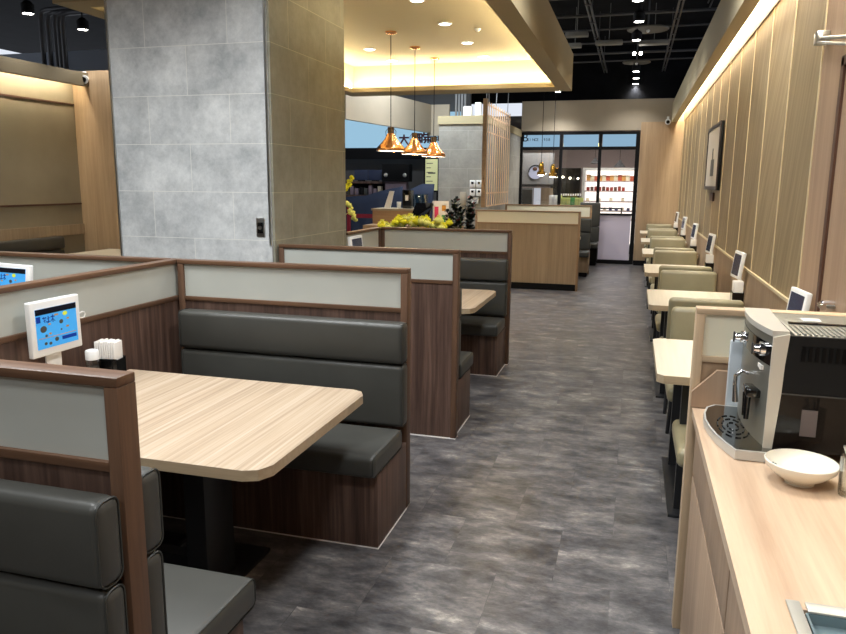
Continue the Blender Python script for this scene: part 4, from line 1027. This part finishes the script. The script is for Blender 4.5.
for r_, z in enumerate(SHz):
    n = 13 if r_ != 3 else 9
    for i in range(n):
        if r_ == 2 and i % 3: continue
        if r_ == 1 and i > 9: continue
        if r_ == 3 and not 2 <= i <= 8: continue
        x = fx0+.08+(fx1-fx0-.16)*i/(n-1); h = (.13, .1, .08, .07, .1)[r_]*random.uniform(.8, 1.1)
        wd = .044 if r_ == 0 else .035
        tag(MB().box(x-wd, x+wd, 17.75, 17.85, z-.008, z-.008+h, .006).build('food_packet', cols[rowc[r_][i % 3]], None), f'small packet on the {rown[r_]} shelf of the lit fridge', 'packet', f'packets on the {rown[r_]} fridge shelf')
t = thing('black_rack', 'thin black wire stand in front of the lit fridge', 'stand', (0, 17.2, 0))
a, b_ = atY(594, 207.5, 17.2), atY(621.5, 221, 17.2)
MB().box(a.x, b_.x, 0, .03, a.z-.03, a.z).build('bar', M['black'], t); MB().box(a.x, a.x+.03, 0, .03, 0, a.z-.03).build('leg', M['blackm'], t); MB().box(b_.x-.03, b_.x, 0, .03, 0, a.z-.03).build('leg', M['blackm'], t)
# pendants in the shop
def mini_pendant(label, x, y, Y, mat, r, h, ztop, grp, name='shop_pendant'):
    p = atY(x, y, Y); t = thing(name, label, 'lamp', tuple(p), 0, grp)
    if mat == 'brass': MB().tube([(0, 0, 0), (0, 0, h*.25), (0, 0, h*.3), (0, 0, h*.8), (0, 0, h)], [r, r*.95, r*.65, r*.6, r*.3], 18).build('shade', M[mat], t)
    else: MB().lathe([(r, 0), (r*.3, h*.7), (.02, h), (.018, h*.95), (r*.25, h*.6), (r*.95, 0), (r, 0)], n=24).build('shade', M[mat], t)
    MB().tube([(0, 0, h), (0, 0, ztop-p.z)], .006, 6).build('cord', M['black'], t)
    MB().ball((0, 0, 0 if mat == 'brass' else h*.45), r*.72 if mat == 'brass' else .045, 2, (1, 1, .35) if mat == 'brass' else (1, 1, 1)).build('bulb', M['bulb2'], t)
    return t
mini_pendant('left one of two small brass pendants in front of the shop window', 541, 175, 14.3, 'brass', .08, .24, 4.3, 'brass pendants')
mini_pendant('right one of two small brass pendants in front of the shop window', 552.5, 176.5, 14.9, 'brass', .08, .24, 4.3, 'brass pendants')
mini_pendant('left one of two black cone pendants inside the shop', 595, 163.5, 16.6, 'black', .11, .12, 2.95, 'black shop pendants')
mini_pendant('right one of two black cone pendants inside the shop', 619.5, 167, 16.6, 'black', .13, .15, 2.95, 'black shop pendants')
struct('trim_17', MB().box(atY(563, 152, 16.9).x, atY(600, 152, 16.9).x, 16.9, 17.0, atY(580, 149.5, 16.9).z, atY(580, 143, 16.9).z), plain('lit_cove', (200, 190, 120), .6, emit=(220, 210, 140), es=.35), 'pale lit cove inside the shop')
for i, (x, y) in enumerate(((575, 143.5), (586, 143.5), (606, 143.5), (632, 143.5), (612, 149))):
    p = atZ(x, y, 2.94); 
    tag(MB().lathe([(.001, -.0), (.05, 0), (.05, -.012), (.001, -.012)], (0, 0, 0), 16).build('shop_downlight', M['bulb2'], None, loc=(p.x, min(p.y, 19), 2.949)), 'small round light on the shop ceiling', 'ceiling light', 'shop ceiling lights')
label_lamp('shop_light', 'AREA', 110, (-1.0, 16.6, 2.85), (1, .95, .9), shape='RECTANGLE', size=3, size_y=.6)
label_lamp('store_fill_light', 'AREA', 130, (-3.3, 11.0, 4.1), (.85, .93, 1), shape='RECTANGLE', size=1.5, size_y=.5)  # added fill lamp without a fitting, brightens the bulkhead and store

# ================================================================== WORLD / VIEW
w = bpy.data.worlds.new('world'); scene.world = w; w.use_nodes = True
w.node_tree.nodes['Background'].inputs[0].default_value = (.8, .85, .95, 1); w.node_tree.nodes['Background'].inputs[1].default_value = .9
vs = scene.view_settings; vs.view_transform = 'Standard'; vs.look = 'None'; vs.gamma = 1; vs.exposure = .12; vs.use_curve_mapping = False
